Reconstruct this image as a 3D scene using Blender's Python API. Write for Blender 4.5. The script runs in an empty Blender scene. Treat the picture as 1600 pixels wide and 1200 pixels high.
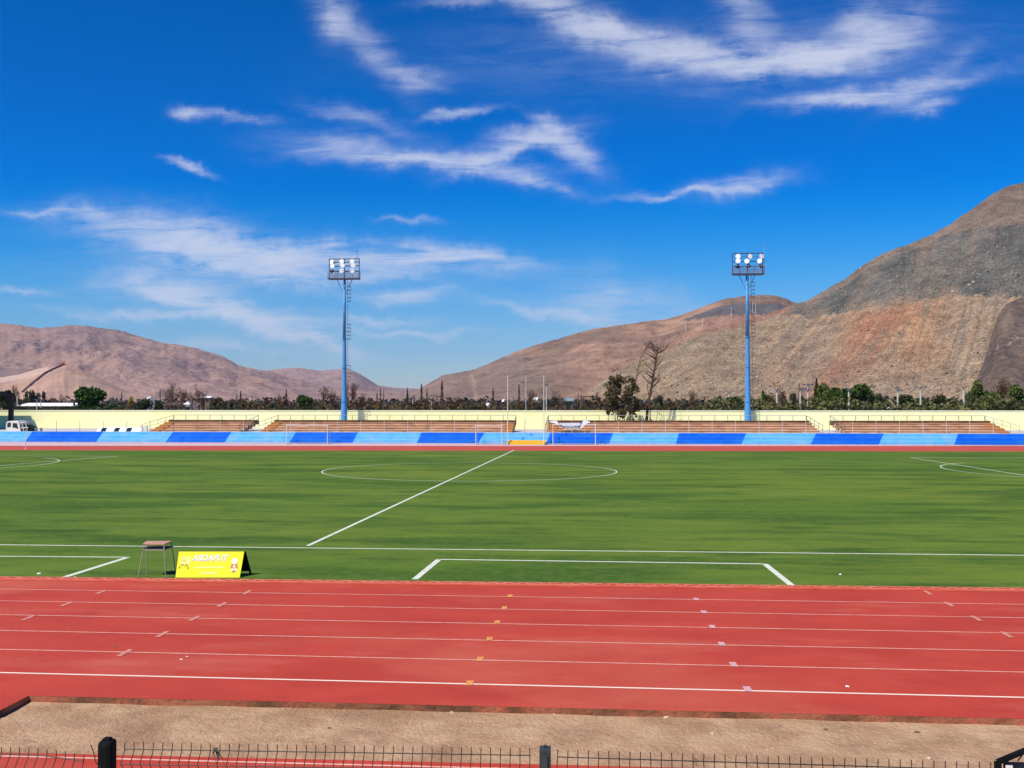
import bpy, math, random
import numpy as np
from mathutils import Vector, noise as mn, Matrix
from mathutils.bvhtree import BVHTree
R = math.radians
scn = bpy.context.scene
col = scn.collection

# ------------------------------------------------------------------ camera
F = 1400.0; CAMH = 4.26; YAW = 0.075; PITCH = math.atan(32/1400)
cam = bpy.data.cameras.new('camera'); camo = bpy.data.objects.new('camera', cam); col.objects.link(camo)
cam.sensor_width = 36; cam.lens = F/1600*36; cam.clip_end = 30000; cam.clip_start = 0.1
camo.location = (0, 0, CAMH); camo.rotation_euler = (math.pi/2+PITCH, 0, YAW)
scn.camera = camo
CM = camo.rotation_euler.to_matrix()
C0 = Vector((0, 0, CAMH))
FH = Vector((-math.sin(YAW), math.cos(YAW), 0))
def ray(px, py): return CM @ Vector(((px-800)/F, -(py-600)/F, -1.0))
def atZ(px, py, z=0.0):
    r = ray(px, py); t = (z-CAMH)/r.z; return C0+r*t
def atY(px, py, Y):
    r = ray(px, py); return C0+r*(Y/r.y)
def atD(px, py, d):
    r = ray(px, py); return C0+r*(d/r.dot(FH))
def pix(p):
    v = CM.transposed() @ (Vector(p)-C0); return 800+F*v.x/-v.z, 600-F*v.y/-v.z

# ------------------------------------------------------------------ sun, sky, exposure
SUN_EL = R(53); SDIR = Vector((0.68, 0.73, 0)).normalized()
trav = Vector((SDIR.x*math.cos(SUN_EL), SDIR.y*math.cos(SUN_EL), -math.sin(SUN_EL)))
sl = bpy.data.lights.new('sun', 'SUN'); sl.energy = 5.0; sl.angle = R(0.53); sl.color = (1, 0.93, 0.80)
so = bpy.data.objects.new('sun', sl); col.objects.link(so); so.rotation_euler = trav.to_track_quat('-Z', 'Y').to_euler()
so.location = (-20, -20, 60)
scn.view_settings.view_transform = 'Standard'; scn.view_settings.look = 'None'
scn.view_settings.exposure = 0.12; scn.view_settings.gamma = 1

w = bpy.data.worlds.new('World'); scn.world = w; w.use_nodes = True
NT = w.node_tree; NT.nodes.clear()
def nd(t, **k):
    n = NT.nodes.new(t)
    for a, b in k.items(): setattr(n, a, b)
    return n
def lk(a, b): NT.links.new(a, b)
def inp(s, v):
    if hasattr(v, 'links'): lk(v, s)
    else: s.default_value = v
def mth(op, a, b=0.0, c=None, clamp=False):
    n = nd('ShaderNodeMath', operation=op, use_clamp=clamp); inp(n.inputs[0], a); inp(n.inputs[1], b)
    if c is not None: inp(n.inputs[2], c)
    return n.outputs[0]
sky = nd('ShaderNodeTexSky', sky_type='NISHITA', sun_disc=False, sun_elevation=SUN_EL,
         sun_rotation=math.atan2(-SDIR.x, -SDIR.y), altitude=600, air_density=1.0, dust_density=0.3, ozone_density=3.0)
tc = nd('ShaderNodeTexCoord'); sep = nd('ShaderNodeSeparateXYZ'); lk(tc.outputs['Generated'], sep.inputs[0])
yy = mth('MAXIMUM', sep.outputs[1], 0.05)
U = mth('DIVIDE', sep.outputs[0], yy); V = mth('DIVIDE', sep.outputs[2], yy)
cmb = nd('ShaderNodeCombineXYZ'); lk(U, cmb.inputs[0]); lk(V, cmb.inputs[1])
def wnoise(sc, det, rough, dist=0.0, vec=None):
    n = nd('ShaderNodeTexNoise'); n.inputs['Scale'].default_value = sc; n.inputs['Detail'].default_value = det
    n.inputs['Roughness'].default_value = rough; n.inputs['Distortion'].default_value = dist
    lk(vec or cmb.outputs[0], n.inputs['Vector']); return n
wn = wnoise(5, 6, 0.62); ws = nd('ShaderNodeSeparateColor'); lk(wn.outputs['Color'], ws.inputs[0])
wn2 = wnoise(22, 4, 0.6); ws2 = nd('ShaderNodeSeparateColor'); lk(wn2.outputs['Color'], ws2.inputs[0])
def warp(x, a, b): return mth('ADD', x, mth('ADD', mth('MULTIPLY', mth('SUBTRACT', a, .5), .055), mth('MULTIPLY', mth('SUBTRACT', b, .5), .032)))
UU = warp(U, ws.outputs[0], ws2.outputs[0]); VV = warp(V, ws.outputs[1], ws2.outputs[1])
STR = [(870,22,90,20,24,.65),(960,58,85,20,23,.65),(1070,82,90,18,12,.68),(1190,92,90,17,2,.7),(1290,84,80,18,-10,.8),(1370,55,60,24,-22,.7),(1335,32,45,22,-30,.35),
 (780,3,80,7,0,.4),(1165,20,40,26,60,.5),(1390,137,110,11,-8,.75),(1300,155,70,8,-3,.5),(1450,160,30,8,-8,.6),(1450,118,55,12,-35,.3),
 (525,25,30,24,60,.6),(575,65,70,20,50,.32),(648,117,36,11,10,.5),(302,180,20,9,20,.6),(370,189,50,7,5,.28),(555,187,60,11,18,.32),(708,178,42,6,-6,.5),
 (550,240,90,17,8,.42),(670,257,110,9,3,.85),(790,238,55,8,-22,.85),(835,213,55,12,-8,.75),(895,228,45,16,40,.75),(790,270,70,14,18,.35),(835,290,40,6,15,.55),(860,188,34,8,20,.4),
 (297,267,26,4.5,14,.7),(1085,303,75,5,-3,.6),(1160,290,46,13,-8,.65),
 (80,331,60,5,6,.4),(200,360,110,17,13,.5),(320,385,120,30,12,.8),(430,398,120,15,6,.75),(600,394,115,12,4,.85),(700,407,90,9,2,.8),(560,424,150,8,1,.5),(400,420,110,12,10,.55),
 (258,446,75,17,8,.85),(300,468,70,10,14,.7),(320,490,150,7,4,1.0),(425,508,85,13,15,1.0),(485,532,65,9,14,.95),(390,547,100,7,6,.5),(430,482,80,6,4,.35),(640,458,46,9,0,.6),(600,495,60,6,3,.5),(650,517,80,5,1,.6),
 (20,449,45,5,2,.5),(870,489,80,7,10,.6),(950,478,70,34,15,.4),(1050,478,60,20,20,.18),(640,350,34,4,4,.35),(280,480,220,40,10,.10),(450,405,300,36,6,.12),(1130,80,330,45,0,.12)]
acc = None
for (px, py, L, W, a, s) in STR:
    p = ray(px, py); u0, v0 = p.x/p.y, p.z/p.y
    ca, sa = math.cos(R(-a)), math.sin(R(-a)); L /= F*1.0; W /= F*1.0
    du = mth('SUBTRACT', UU, u0); dv = mth('SUBTRACT', VV, v0)
    x = mth('MULTIPLY_ADD', du, ca/L, mth('MULTIPLY', dv, sa/L)); y = mth('MULTIPLY_ADD', dv, ca/W, mth('MULTIPLY', du, -sa/W))
    g = mth('EXPONENT', mth('MULTIPLY', mth('MULTIPLY_ADD', x, x, mth('MULTIPLY', y, y)), -0.75))
    acc = mth('MULTIPLY', g, s) if acc is None else mth('MULTIPLY_ADD', g, s, acc)
mp = nd('ShaderNodeMapping'); mp.inputs['Rotation'].default_value = (0, 0, R(8)); mp.inputs['Scale'].default_value = (6, 34, 1)
lk(cmb.outputs[0], mp.inputs[0]); fb = wnoise(1.6, 9, .66, .6, mp.outputs[0])
fib = nd('ShaderNodeMapRange'); fib.inputs[1].default_value = .34; fib.inputs[2].default_value = .68; fib.inputs[3].default_value = .18; fib.inputs[4].default_value = 1.7
lk(fb.outputs[0], fib.inputs[0])
dens = mth('MULTIPLY', acc, fib.outputs[0]); dens = mth('MULTIPLY', dens, mth('GREATER_THAN', sep.outputs[1], 0.1))
dens = mth('MULTIPLY', mth('SUBTRACT', 1, mth('EXPONENT', mth('MULTIPLY', dens, -1.25))), .93)
tint = nd('ShaderNodeMix', data_type='RGBA', blend_type='MULTIPLY'); tint.inputs[0].default_value = 1
hs = nd('ShaderNodeHueSaturation'); hs.inputs['Saturation'].default_value = 1.7; lk(sky.outputs[0], hs.inputs['Color'])
elev = nd('ShaderNodeMapRange', interpolation_type='SMOOTHSTEP'); elev.inputs[1].default_value = -.02; elev.inputs[2].default_value = .30; lk(V, elev.inputs[0])
tcol = nd('ShaderNodeMix', data_type='RGBA'); lk(elev.outputs[0], tcol.inputs[0]); tcol.inputs[6].default_value = (.98, .98, 1.15, 1); tcol.inputs[7].default_value = (.0, .93, 1.36, 1)
lk(mth('MULTIPLY_ADD', elev.outputs[0], .5, 1.1), hs.inputs['Saturation'])
hump = mth('MULTIPLY_ADD', mth('EXPONENT', mth('MULTIPLY', mth('POWER', mth('DIVIDE', mth('SUBTRACT', V, .2), .16), 2), -1)), .16, 1)
vs_ = nd('ShaderNodeVectorMath', operation='SCALE'); lk(tcol.outputs[2], vs_.inputs[0]); lk(hump, vs_.inputs['Scale'])
lk(hs.outputs[0], tint.inputs[6]); lk(vs_.outputs[0], tint.inputs[7])
cm = nd('ShaderNodeMix', data_type='RGBA'); lk(dens, cm.inputs[0]); lk(tint.outputs[2], cm.inputs[6]); cm.inputs[7].default_value = (7.6, 8.0, 9.5, 1)
bg = nd('ShaderNodeBackground'); bg.inputs[1].default_value = 0.085; lk(cm.outputs[2], bg.inputs[0])
wo = nd('ShaderNodeOutputWorld'); lk(bg.outputs[0], wo.inputs[0])

# ------------------------------------------------------------------ helpers
def tag(o, label=None, cat=None, group=None, kind=None):
    if label: o['label'] = label
    if cat: o['category'] = cat
    if group: o['group'] = group
    if kind: o['kind'] = kind
    return o
def empty(name, loc=(0, 0, 0), label=None, cat=None, group=None):
    o = bpy.data.objects.new(name, None); o.location = loc; col.objects.link(o); o.empty_display_size = .2
    return tag(o, label, cat, group)
def kids(o): return [c for c in bpy.data.objects if c.parent == o]
def copy_tree(o, ch=None, parent=None):
    ch = TREE[o] if ch is None else ch
    c = o.copy(); col.objects.link(c); c.parent = parent
    for k, sub in ch: copy_tree(k, sub, c)
    return c
TREE = {}
def freeze(o):
    def rec(x): return [(k, rec(k)) for k in kids(x)]
    TREE[o] = rec(o); return o
class MB:
    def __init__(s): s.v = []; s.f = []
    def poly(s, pts):
        i = len(s.v); s.v += [tuple(p) for p in pts]; s.f.append(tuple(range(i, i+len(pts)))); return s
    def box(s, x0, x1, y0, y1, z0, z1, b=0):
        i = len(s.v)
        s.v += [(x0,y0,z0),(x1,y0,z0),(x1,y1,z0),(x0,y1,z0),(x0,y0,z1),(x1,y0,z1),(x1,y1,z1),(x0,y1,z1)]
        s.f += [tuple(i+k for k in q) for q in ((3,2,1,0),(4,5,6,7),(0,1,5,4),(1,2,6,5),(2,3,7,6),(3,0,4,7))]; return s
    def tube(s, a, b, r0, r1=None, n=8, cap=True):
        a = Vector(a); b = Vector(b); r1 = r0 if r1 is None else r1
        d = (b-a).normalized(); q = Vector((0, 0, 1)) if abs(d.z) < .9 else Vector((1, 0, 0))
        x = d.cross(q).normalized(); y = d.cross(x); i = len(s.v)
        for p, r in ((a, r0), (b, r1)):
            for k in range(n):
                t = 2*math.pi*k/n; s.v.append(tuple(p+x*(r*math.cos(t))+y*(r*math.sin(t))))
        for k in range(n): s.f.append((i+k, i+(k+1) % n, i+n+(k+1) % n, i+n+k))
        if cap: s.f.append(tuple(i+k for k in range(n))[::-1]); s.f.append(tuple(i+n+k for k in range(n)))
        return s
    def bar(s, a, b, wx, wz):          # rectangular bar between two points
        a = Vector(a); b = Vector(b); d = (b-a).normalized(); q = Vector((0, 0, 1)) if abs(d.z) < .9 else Vector((0, 1, 0))
        x = d.cross(q).normalized()*wx/2; y = d.cross(x).normalized()*wz/2; i = len(s.v)
        for p in (a, b):
            for k in ((-1,-1),(1,-1),(1,1),(-1,1)): s.v.append(tuple(p+x*k[0]+y*k[1]))
        s.f += [tuple(i+k for k in q) for q in ((3,2,1,0),(4,5,6,7),(0,1,5,4),(1,2,6,5),(2,3,7,6),(3,0,4,7))]; return s
    def prism(s, pts, d):              # extrude polygon by vector d
        i = len(s.v); n = len(pts); d = Vector(d); s.v += [tuple(p) for p in pts]+[tuple(Vector(p)+d) for p in pts]
        s.f.append(tuple(i+k for k in range(n))[::-1]); s.f.append(tuple(i+n+k for k in range(n)))
        for k in range(n): s.f.append((i+k, i+(k+1) % n, i+n+(k+1) % n, i+n+k))
        return s
    def build(s, name, mat, parent=None, smooth=False, bev=0, label=None):
        me = bpy.data.meshes.new(name); off = parent_loc(parent)
        me.from_pydata([(v[0]-off.x, v[1]-off.y, v[2]-off.z) for v in s.v], [], s.f); me.update()
        me.materials.append(mat)
        if smooth: me.polygons.foreach_set('use_smooth', [True]*len(me.polygons))
        o = bpy.data.objects.new(name, me); col.objects.link(o); o.parent = parent
        if bev:
            m = o.modifiers.new('bevel', 'BEVEL'); m.width = bev; m.segments = 2; m.limit_method = 'ANGLE'
        if label: o['label'] = label
        return o
def parent_loc(p):
    v = Vector((0, 0, 0))
    while p: v += p.location; p = p.parent
    return v
def mat(name, c, rough=.8, c2=None, sc=5, det=6, bump=0, bsc=None, c3=None, sc3=.5, metal=0, stretch=None, thr=(.35, .65), island=0, trans=0, coords='Object', spec=.3, thr3=(.45,.7)):
    m = bpy.data.materials.new(name); m.use_nodes = True; t = m.node_tree; b = t.nodes['Principled BSDF']
    b.inputs['Roughness'].default_value = rough; b.inputs['Metallic'].default_value = metal; b.inputs['Specular IOR Level'].default_value = spec
    b.inputs['Base Color'].default_value = (*c, 1)
    tcn = t.nodes.new('ShaderNodeTexCoord'); vec = tcn.outputs[coords]
    if stretch:
        mpn = t.nodes.new('ShaderNodeMapping'); mpn.inputs['Scale'].default_value = stretch; t.links.new(vec, mpn.inputs[0]); vec = mpn.outputs[0]
    def nz(s, d=det):
        n = t.nodes.new('ShaderNodeTexNoise'); n.inputs['Scale'].default_value = s; n.inputs['Detail'].default_value = d; n.inputs['Roughness'].default_value = .6
        t.links.new(vec, n.inputs['Vector']); return n.outputs[0]
    def mixc(f, a, bb, mode='MIX'):
        n = t.nodes.new('ShaderNodeMix'); n.data_type = 'RGBA'; n.blend_type = mode
        for s_, v_ in ((n.inputs[0], f), (n.inputs[6], a), (n.inputs[7], bb)):
            if isinstance(v_, (tuple, float, int)): s_.default_value = (*v_, 1) if isinstance(v_, tuple) else v_
            else: t.links.new(v_, s_)
        return n.outputs[2]
    def rng(x, lo, hi, o0=0, o1=1):
        n = t.nodes.new('ShaderNodeMapRange'); n.inputs[1].default_value = lo; n.inputs[2].default_value = hi; n.inputs[3].default_value = o0; n.inputs[4].default_value = o1
        t.links.new(x, n.inputs[0]); return n.outputs[0]
    out = c
    if c2: out = mixc(rng(nz(sc), *thr), c, c2)
    if c3: out = mixc(rng(nz(sc3, 8), *thr3), out, c3)
    if island:
        g = t.nodes.new('ShaderNodeNewGeometry'); v = rng(g.outputs['Random Per Island'], 0, 1, 1-island, 1+island)
        h = t.nodes.new('ShaderNodeHueSaturation'); t.links.new(v, h.inputs['Value'])
        if isinstance(out, tuple): h.inputs['Color'].default_value = (*out, 1)
        else: t.links.new(out, h.inputs['Color'])
        out = h.outputs[0]
    if not isinstance(out, tuple): t.links.new(out, b.inputs['Base Color'])
    if bump:
        bn = t.nodes.new('ShaderNodeBump'); bn.inputs['Strength'].default_value = 1; bn.inputs['Distance'].default_value = bump
        t.links.new(nz(bsc or sc*3, 8), bn.inputs['Height']); t.links.new(bn.outputs[0], b.inputs['Normal'])
    if trans:
        tr = t.nodes.new('ShaderNodeBsdfTranslucent'); ms = t.nodes.new('ShaderNodeMixShader'); ms.inputs[0].default_value = trans
        if isinstance(out, tuple): tr.inputs[0].default_value = (*out, 1)
        else: t.links.new(out, tr.inputs[0])
        t.links.new(b.outputs[0], ms.inputs[1]); t.links.new(tr.outputs[0], ms.inputs[2]); t.links.new(ms.outputs[0], t.nodes['Material Output'].inputs[0])
    m['f'] = 1; return m
def text(s, size, name, m, parent, loc, rot, ext=.002, shear=0, bold=0, sx=1):
    cu = bpy.data.curves.new(name, 'FONT'); cu.body = s; cu.size = size; cu.extrude = ext; cu.align_x = 'CENTER'; cu.align_y = 'CENTER'; cu.shear = shear; cu.offset = bold
    t = bpy.data.objects.new('tmp', cu); col.objects.link(t); bpy.context.view_layer.update()
    me = bpy.data.meshes.new_from_object(t.evaluated_get(bpy.context.evaluated_depsgraph_get())); bpy.data.objects.remove(t)
    me.name = name; me.materials.clear(); me.materials.append(m)
    me.transform(Matrix.Diagonal((sx, 1, 1, 1)))
    o = bpy.data.objects.new(name, me); col.objects.link(o); o.parent = parent; o.location = Vector(loc)-parent_loc(parent); o.rotation_euler = rot
    return o

# ------------------------------------------------------------------ materials
DIRT = mat('dirt', (.45,.265,.145), .95, (.54,.35,.205), 2.2, det=14, bump=.05, bsc=16, c3=(.33,.185,.10), sc3=.9, thr3=(.46,.66))
TRK = mat('track_rubber', (.48,.052,.028), .85, (.40,.036,.020), .7, det=12, bump=.006, bsc=70, c3=(.57,.16,.09), sc3=.12, stretch=(.6,1.0,1), thr3=(.50,.76))
TURF = mat('artificial_turf', (.126,.198,.030), .9, (.090,.155,.026), .75, det=9, bump=.02, bsc=35, c3=(.150,.200,.026), sc3=.03, stretch=(.33,1,1), thr=(.38,.62), spec=.02)
def extra(M_, layers):
    t = M_.node_tree; b = t.nodes['Principled BSDF']; src = b.inputs['Base Color'].links[0].from_socket
    tcn = t.nodes.new('ShaderNodeTexCoord'); prev = src
    for sc, st, lo, hi, c, f in layers:
        mpn = t.nodes.new('ShaderNodeMapping'); mpn.inputs['Scale'].default_value = st; t.links.new(tcn.outputs['Object'], mpn.inputs[0]); mpn.inputs['Location'].default_value = (sc*7, 3, 0)
        n = t.nodes.new('ShaderNodeTexNoise'); n.inputs['Scale'].default_value = sc; n.inputs['Detail'].default_value = 7; n.inputs['Roughness'].default_value = .62; t.links.new(mpn.outputs[0], n.inputs['Vector'])
        r = t.nodes.new('ShaderNodeMapRange'); r.inputs[1].default_value = lo; r.inputs[2].default_value = hi; r.inputs[4].default_value = f; t.links.new(n.outputs[0], r.inputs[0])
        mx = t.nodes.new('ShaderNodeMix'); mx.data_type = 'RGBA'; t.links.new(r.outputs[0], mx.inputs[0]); t.links.new(prev, mx.inputs[6]); mx.inputs[7].default_value = c; prev = mx.outputs[2]
    t.links.new(prev, b.inputs['Base Color'])
extra(TURF, ((.26, (.34,1.2,1), .49, .60, (.034,.090,.017,1), .78), (.07, (.45,1,1), .46, .62, (.065,.135,.018,1), .6), (.55, (.3,1.3,1), .54, .64, (.030,.080,.016,1), .72), (.12, (.5,1,1), .56, .68, (.18,.22,.04,1), .5), (1.1, (.4,1,1), .5,.7,(.050,.110,.025,1), .5), (3, (1,1,1), .45,.75,(.19,.22,.07,1), .35), (16,(1,1,1),.5,.7,(.06,.10,.016,1),.55)))
extra(TRK, ((45,(1,1,1),.5,.72,(.30,.025,.012,1),.55),(28,(1,1,1),.56,.72,(.62,.16,.10,1),.4),(1.6,(.5,1,1),.56,.75,(.34,.035,.018,1),.45),(.45,(.35,1,1),.55,.75,(.60,.20,.13,1),.45),(7,(.3,1,1),.66,.72,(.25,.03,.02,1),.5)))
extra(DIRT, ((60,(1,1,1),.52,.7,(.24,.14,.08,1),.6),(35,(1,1,1),.58,.7,(.66,.47,.32,1),.5),(3,(.6,1,1),.56,.68,(.27,.16,.095,1),.5)))
LINE = mat('white_line_paint', (.66,.68,.56), .8, (.36,.42,.24), 7, det=10, thr=(.48,.72))
TLINE = mat('worn_lane_paint', (.78,.46,.38), .8, (.66,.28,.20), 5)
TLINE2 = mat('fresh_lane_paint', (.85,.68,.56), .8, (.80,.50,.40), 3, thr=(.5,.8))
ORNG = mat('orange_mark_paint', (.74,.36,.10), .8, (.6,.18,.06), 14)
LILA = mat('lilac_mark_paint', (.62,.42,.46), .8, (.52,.24,.22), 14)
PINK = mat('pink_mark_paint', (.62,.30,.25), .8, (.5,.14,.09), 14)
SLABE = mat('slab_edge', (.48,.13,.07), .95, (.34,.15,.075), 4, bump=.03, bsc=14, c3=(.15,.07,.035), sc3=1.2, thr3=(.42,.58))
YEL = mat('cream_wall_paint', (.96,.92,.48), .85, (.93,.87,.43), .35, c3=(.96,.93,.56), sc3=.06, stretch=(1,1,2.2), bump=.004)
YEDGE = mat('wall_coping', (.86,.84,.62), .8, (.78,.74,.5), 1)
LBLU = mat('light_blue_paint', (.15,.51,.85), .7, (.11,.42,.76), 1.2, c3=(.26,.50,.70), sc3=.8)
DBLU = mat('deep_blue_paint', (.002,.165,.76), .65, (.002,.13,.62), 1.2, c3=(.02,.20,.66), sc3=.5)
KERB = mat('pale_kerb', (.62,.46,.48), .9, (.5,.35,.36), 2)
BRN = mat('bleacher_blocks', (.60,.35,.21), .9, (.74,.48,.31), .8, stretch=(.8,1,2.5), bump=.01, c3=(.44,.24,.135), sc3=.9, thr3=(.48,.62))
BRND = mat('bleacher_dark_blocks', (.20,.11,.055), .9, (.11,.07,.035), .9, stretch=(.8,1,1), c3=(.34,.17,.09), sc3=.8)  # darker mottled blocks, used for the top tier only
BORG = mat('bleacher_stair', (.62,.27,.06), .9, (.5,.2,.05), 1.5)
PLAT = mat('pale_concrete', (.55,.50,.48), .9, (.48,.43,.40), 1.5)
STEEL = mat('dark_green_steel', (.09,.10,.06), .5, metal=.3)
WPOLE = mat('white_pole_paint', (.80,.80,.76), .5, (.65,.65,.6), 3)
GPOLE = mat('grey_pole', (.45,.45,.40), .6, (.35,.35,.3), 3)
CONC = mat('pole_concrete', (.66,.62,.54), .85, (.52,.48,.42), 3)
TBLU = mat('tower_blue_paint', (.09,.33,.66), .5, (.07,.27,.58), 2)
TDRK = mat('tower_dark_steel', (.06,.08,.14), .55, (.10,.10,.12), 4)
TRST = mat('tower_rail', (.20,.16,.24), .6, (.28,.2,.22), 6)
LAMP = mat('lamp_reflector', (.98,.98,.96), .25, metal=0, spec=.6)
LHOUS = mat('lamp_housing', (.03,.04,.05), .5)
BLACK = mat('black_painted_steel', (.004,.004,.004), .7, (.008,.008,.008), 12, spec=.1)
WIRE = mat('fence_wire', (.02,.015,.012), .5)
POSTG = mat('grey_black_post', (.03,.034,.036), .5, (.045,.05,.05), 15)
WOOD = mat('desk_wood', (.55,.30,.20), .5, (.48,.25,.15), 4, stretch=(1,6,1))
LEG = mat('desk_leg_metal', (.42,.42,.32), .45, (.25,.25,.2), 8)
BYEL = mat('board_yellow', (.90,.84,.008), .6, (.88,.80,.02), 3)
BWHT = mat('board_white', (.90,.88,.62), .6)
BLIL = mat('board_lilac', (.62,.57,.50), .6)
BGRY = mat('board_grey', (.30,.28,.06), .6)
BRED = mat('board_red', (.55,.20,.10), .6)
WHT = mat('white_body_paint', (.80,.76,.70), .45, (.7,.64,.56), 5)
WHTR = mat('white_canvas', (.88,.88,.86), .7, (.80,.82,.82), 2)
GLASS = mat('dark_glass', (.02,.025,.02), .15, spec=.6)
OLIV = mat('olive_shade_cloth', (.13,.115,.045), .95, (.09,.08,.03), 2)
DKROOF = mat('dark_roof_steel', (.025,.018,.025), .6, (.05,.03,.03), 2)
GRNBK = mat('dark_green_mesh', (.03,.045,.03), .9, (.05,.06,.04), 2)
BNAVY = mat('banner_navy', (.05,.12,.25), .8, (.12,.22,.38), 3)
RUST = mat('conveyor_rust', (.16,.07,.06), .9, (.12,.05,.05), .1)
REDP = mat('conveyor_red', (.45,.10,.06), .8)
YSTEP = mat('step_yellow_paint', (.85,.52,.02), .7, (.8,.45,.03), 2)
BARK = mat('bark', (.16,.10,.06), .95, (.10,.06,.04), 3)
BARKL = mat('dead_bark', (.11,.06,.045), .95, (.07,.04,.03), 1)
TILE = mat('house_wall', (.16,.12,.09), .9, (.12,.10,.07), 1)

# ------------------------------------------------------------------ ground, track, turf
def struct(o): o['kind'] = 'structure'; return o
struct(MB().poly([(-9000,-300,-.1),(9000,-300,-.1),(9000,11000,-.1),(-9000,11000,-.1)]).build('ground', DIRT))
def lineY(a, b):                       # a world line through two photo points on the ground: Y as a function of X
    A, B = atZ(*a), atZ(*b); k = (B.y-A.y)/(B.x-A.x); return lambda x: A.y+(x-A.x)*k
yo = lineY((45,1087), (1600,1123)); yi = lineY((0,903), (1600,921)); yf = lineY((0,703.5), (1600,705.5)); yf2 = lineY((0,696.4), (1600,696.9))
XL, XR = -95., 95.
pc = atZ(45,1087); pl = atZ(0,1110)
s = (pl.y-pc.y)/(pl.x-pc.x); xl9 = pc.x-(pc.y-9.0)/s if s > 0 else pc.x-5
yn = lineY((0,1175.5), (1100,1200))
pts = [(XL, yi(XL)), (XR, yi(XR)), (XR, yo(XR)), (pc.x, pc.y), (pl.x-(pl.x-pc.x)*0-1.6*(pc.x-pl.x), pl.y-1.6*(pc.y-pl.y)), (XL, pl.y-1.6*(pc.y-pl.y))]
m = MB(); m.poly([(x, y, 0) for x, y in pts][::-1]); m.build('running_track', TRK); struct(bpy.data.objects['running_track'])
# worn vertical edge of the track slab above the dirt, a little ragged
me = MB(); rnd = random.Random(3)
xs = np.arange(pc.x, XR, .35)
for a, b in zip(xs[:-1], xs[1:]):
    me.poly([(a, yo(a)-.002, -.16), (b, yo(b)-.002, -.16), (b, yo(b)-.002, -.001), (a, yo(a)-.002, -.001)])
q = pts[4]
me.poly([(q[0]+.002, q[1], -.16), (pc.x+.002, pc.y, -.16), (pc.x+.002, pc.y, -.001), (q[0]+.002, q[1], -.001)])
me.poly([(XL, q[1], -.16), (q[0], q[1], -.16), (q[0], q[1], -.001), (XL, q[1], -.001)])
struct(me.build('track_slab_edge', SLABE))
# near red strip
m = MB(); x0, x1 = -60, 60
m.prism([(x0, yn(x0), -.16), (x0, yn(x0)-2.6, -.16), (x1, yn(x1)-2.6, -.16), (x1, yn(x1), -.16)], (0, 0, .16)); struct(m.build('runway_strip', TRK))
yw = lineY((0,1181.5), (640,1197.5))
struct(MB().poly([(x0, yw(x0)-.02, .004), (x1, yw(x1)-.02, .004), (x1, yw(x1)+.02, .004), (x0, yw(x0)+.02, .004)]).build('runway_line', TLINE))
# concrete terrace under the spectator fence (below the picture)
struct(MB().prism([(-60,-6,-.1),(60,-6,-.1),(60,6.0,-.1),(-60,6.0,-.1)], (0,0,.45)).build('spectator_terrace', PLAT))
# turf
struct(MB().poly([(XL, yi(XL)+.0, .004), (XR, yi(XR), .004), (XR, yf(XR), .004), (XL, yf(XL), .004)]).build('football_turf', TURF))
# far track and apron
TRK2 = mat('far_track_rubber', (.50,.075,.04), .85, (.42,.06,.035), .6, stretch=(.3,1,1))
struct(MB().poly([(XL, yf(XL)+.0, 0), (XR, yf(XR), 0), (XR, yf2(XR), 0), (XL, yf2(XL), 0)]).build('far_running_track', TRK2))
struct(MB().poly([(XL, yf2(XL), -.004), (XR, yf2(XR), -.004), (XR, 97, -.004), (XL, 97, -.004)]).build('far_apron', KERB))
# perforated kerb along the turf
m = MB()
m.prism([(XL, yi(XL)-.30, .005), (XR, yi(XR)-.30, .005), (XR, yi(XR)+.02, .002), (XL, yi(XL)+.02, .002)], (0, 0, .035)); struct(m.build('track_kerb', mat('kerb_red', (.60,.10,.055), .8, (.66,.17,.10), 2)))
m = MB(); x = -24.0; k = 0
while x < 24:
    y = yi(x)-.11+(k % 2)*.07-.05; m.box(x, x+.13, y-.022, y+.022, .040, .042); x += .15+(.04 if k % 3 else 0); k += 1
o = m.build('kerb_drain_slots', mat('slot_dark', (.12,.03,.02), .9)); struct(o)
def strip(m, pts, wdt, z):
    for a, b in zip(pts[:-1], pts[1:]):
        a = Vector(a[:2]); b = Vector(b[:2]); d = (b-a).normalized(); n = Vector((-d.y, d.x))*wdt/2
        m.poly([(*(a+n), z), (*(a-n), z), (*(b-n), z), (*(b+n), z)])
# lane lines, slightly crowned as measured
LY = [[923.6,942.4,964.4,989.2,1018,1054.8],[930,949.3,971.8,998,1030,1067.5],[946,967,991,1019,1052,1091.5]]
ma, mb = MB(), MB()
for k in range(6):
    f = lineY((400, (LY[0][k]+LY[1][k])/2-.3), (1600, LY[2][k]-1.5))
    strip(ma if k < 5 else mb, [(x, f(x)) for x in (XL, XR)], .05 if k == 5 else .036, .004)
struct(ma.build('lane_lines', TLINE)); struct(mb.build('outer_lane_line', TLINE2))
def marks(name, lst, m_, L=.24, W=.11):
    m = MB()
    for (px, py) in lst:
        p = atZ(px, py, .006); m.box(p.x-W/2, p.x+W/2, p.y-L/2, p.y+L/2, .0075, .0085)
    return struct(m.build(name, m_))
marks('orange_lane_marks', [(734,1067),(750,1029.5),(765,998),(777,972),(788,949.5),(797,931)], ORNG)
marks('lilac_lane_marks', [(1168,1076.5),(1146,1038),(1128,1006),(1113,979),(1100,956),(1088,936)], LILA)
marks('pale_lane_marks', [(195,1020),(253,991),(304,966),(347,944.5),(386,925.5),(45,965),(105,943.5),(158,925),(1483,944),(1525,966),(1573,991.5),(1450,926)], PINK, .42, .09)
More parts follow.
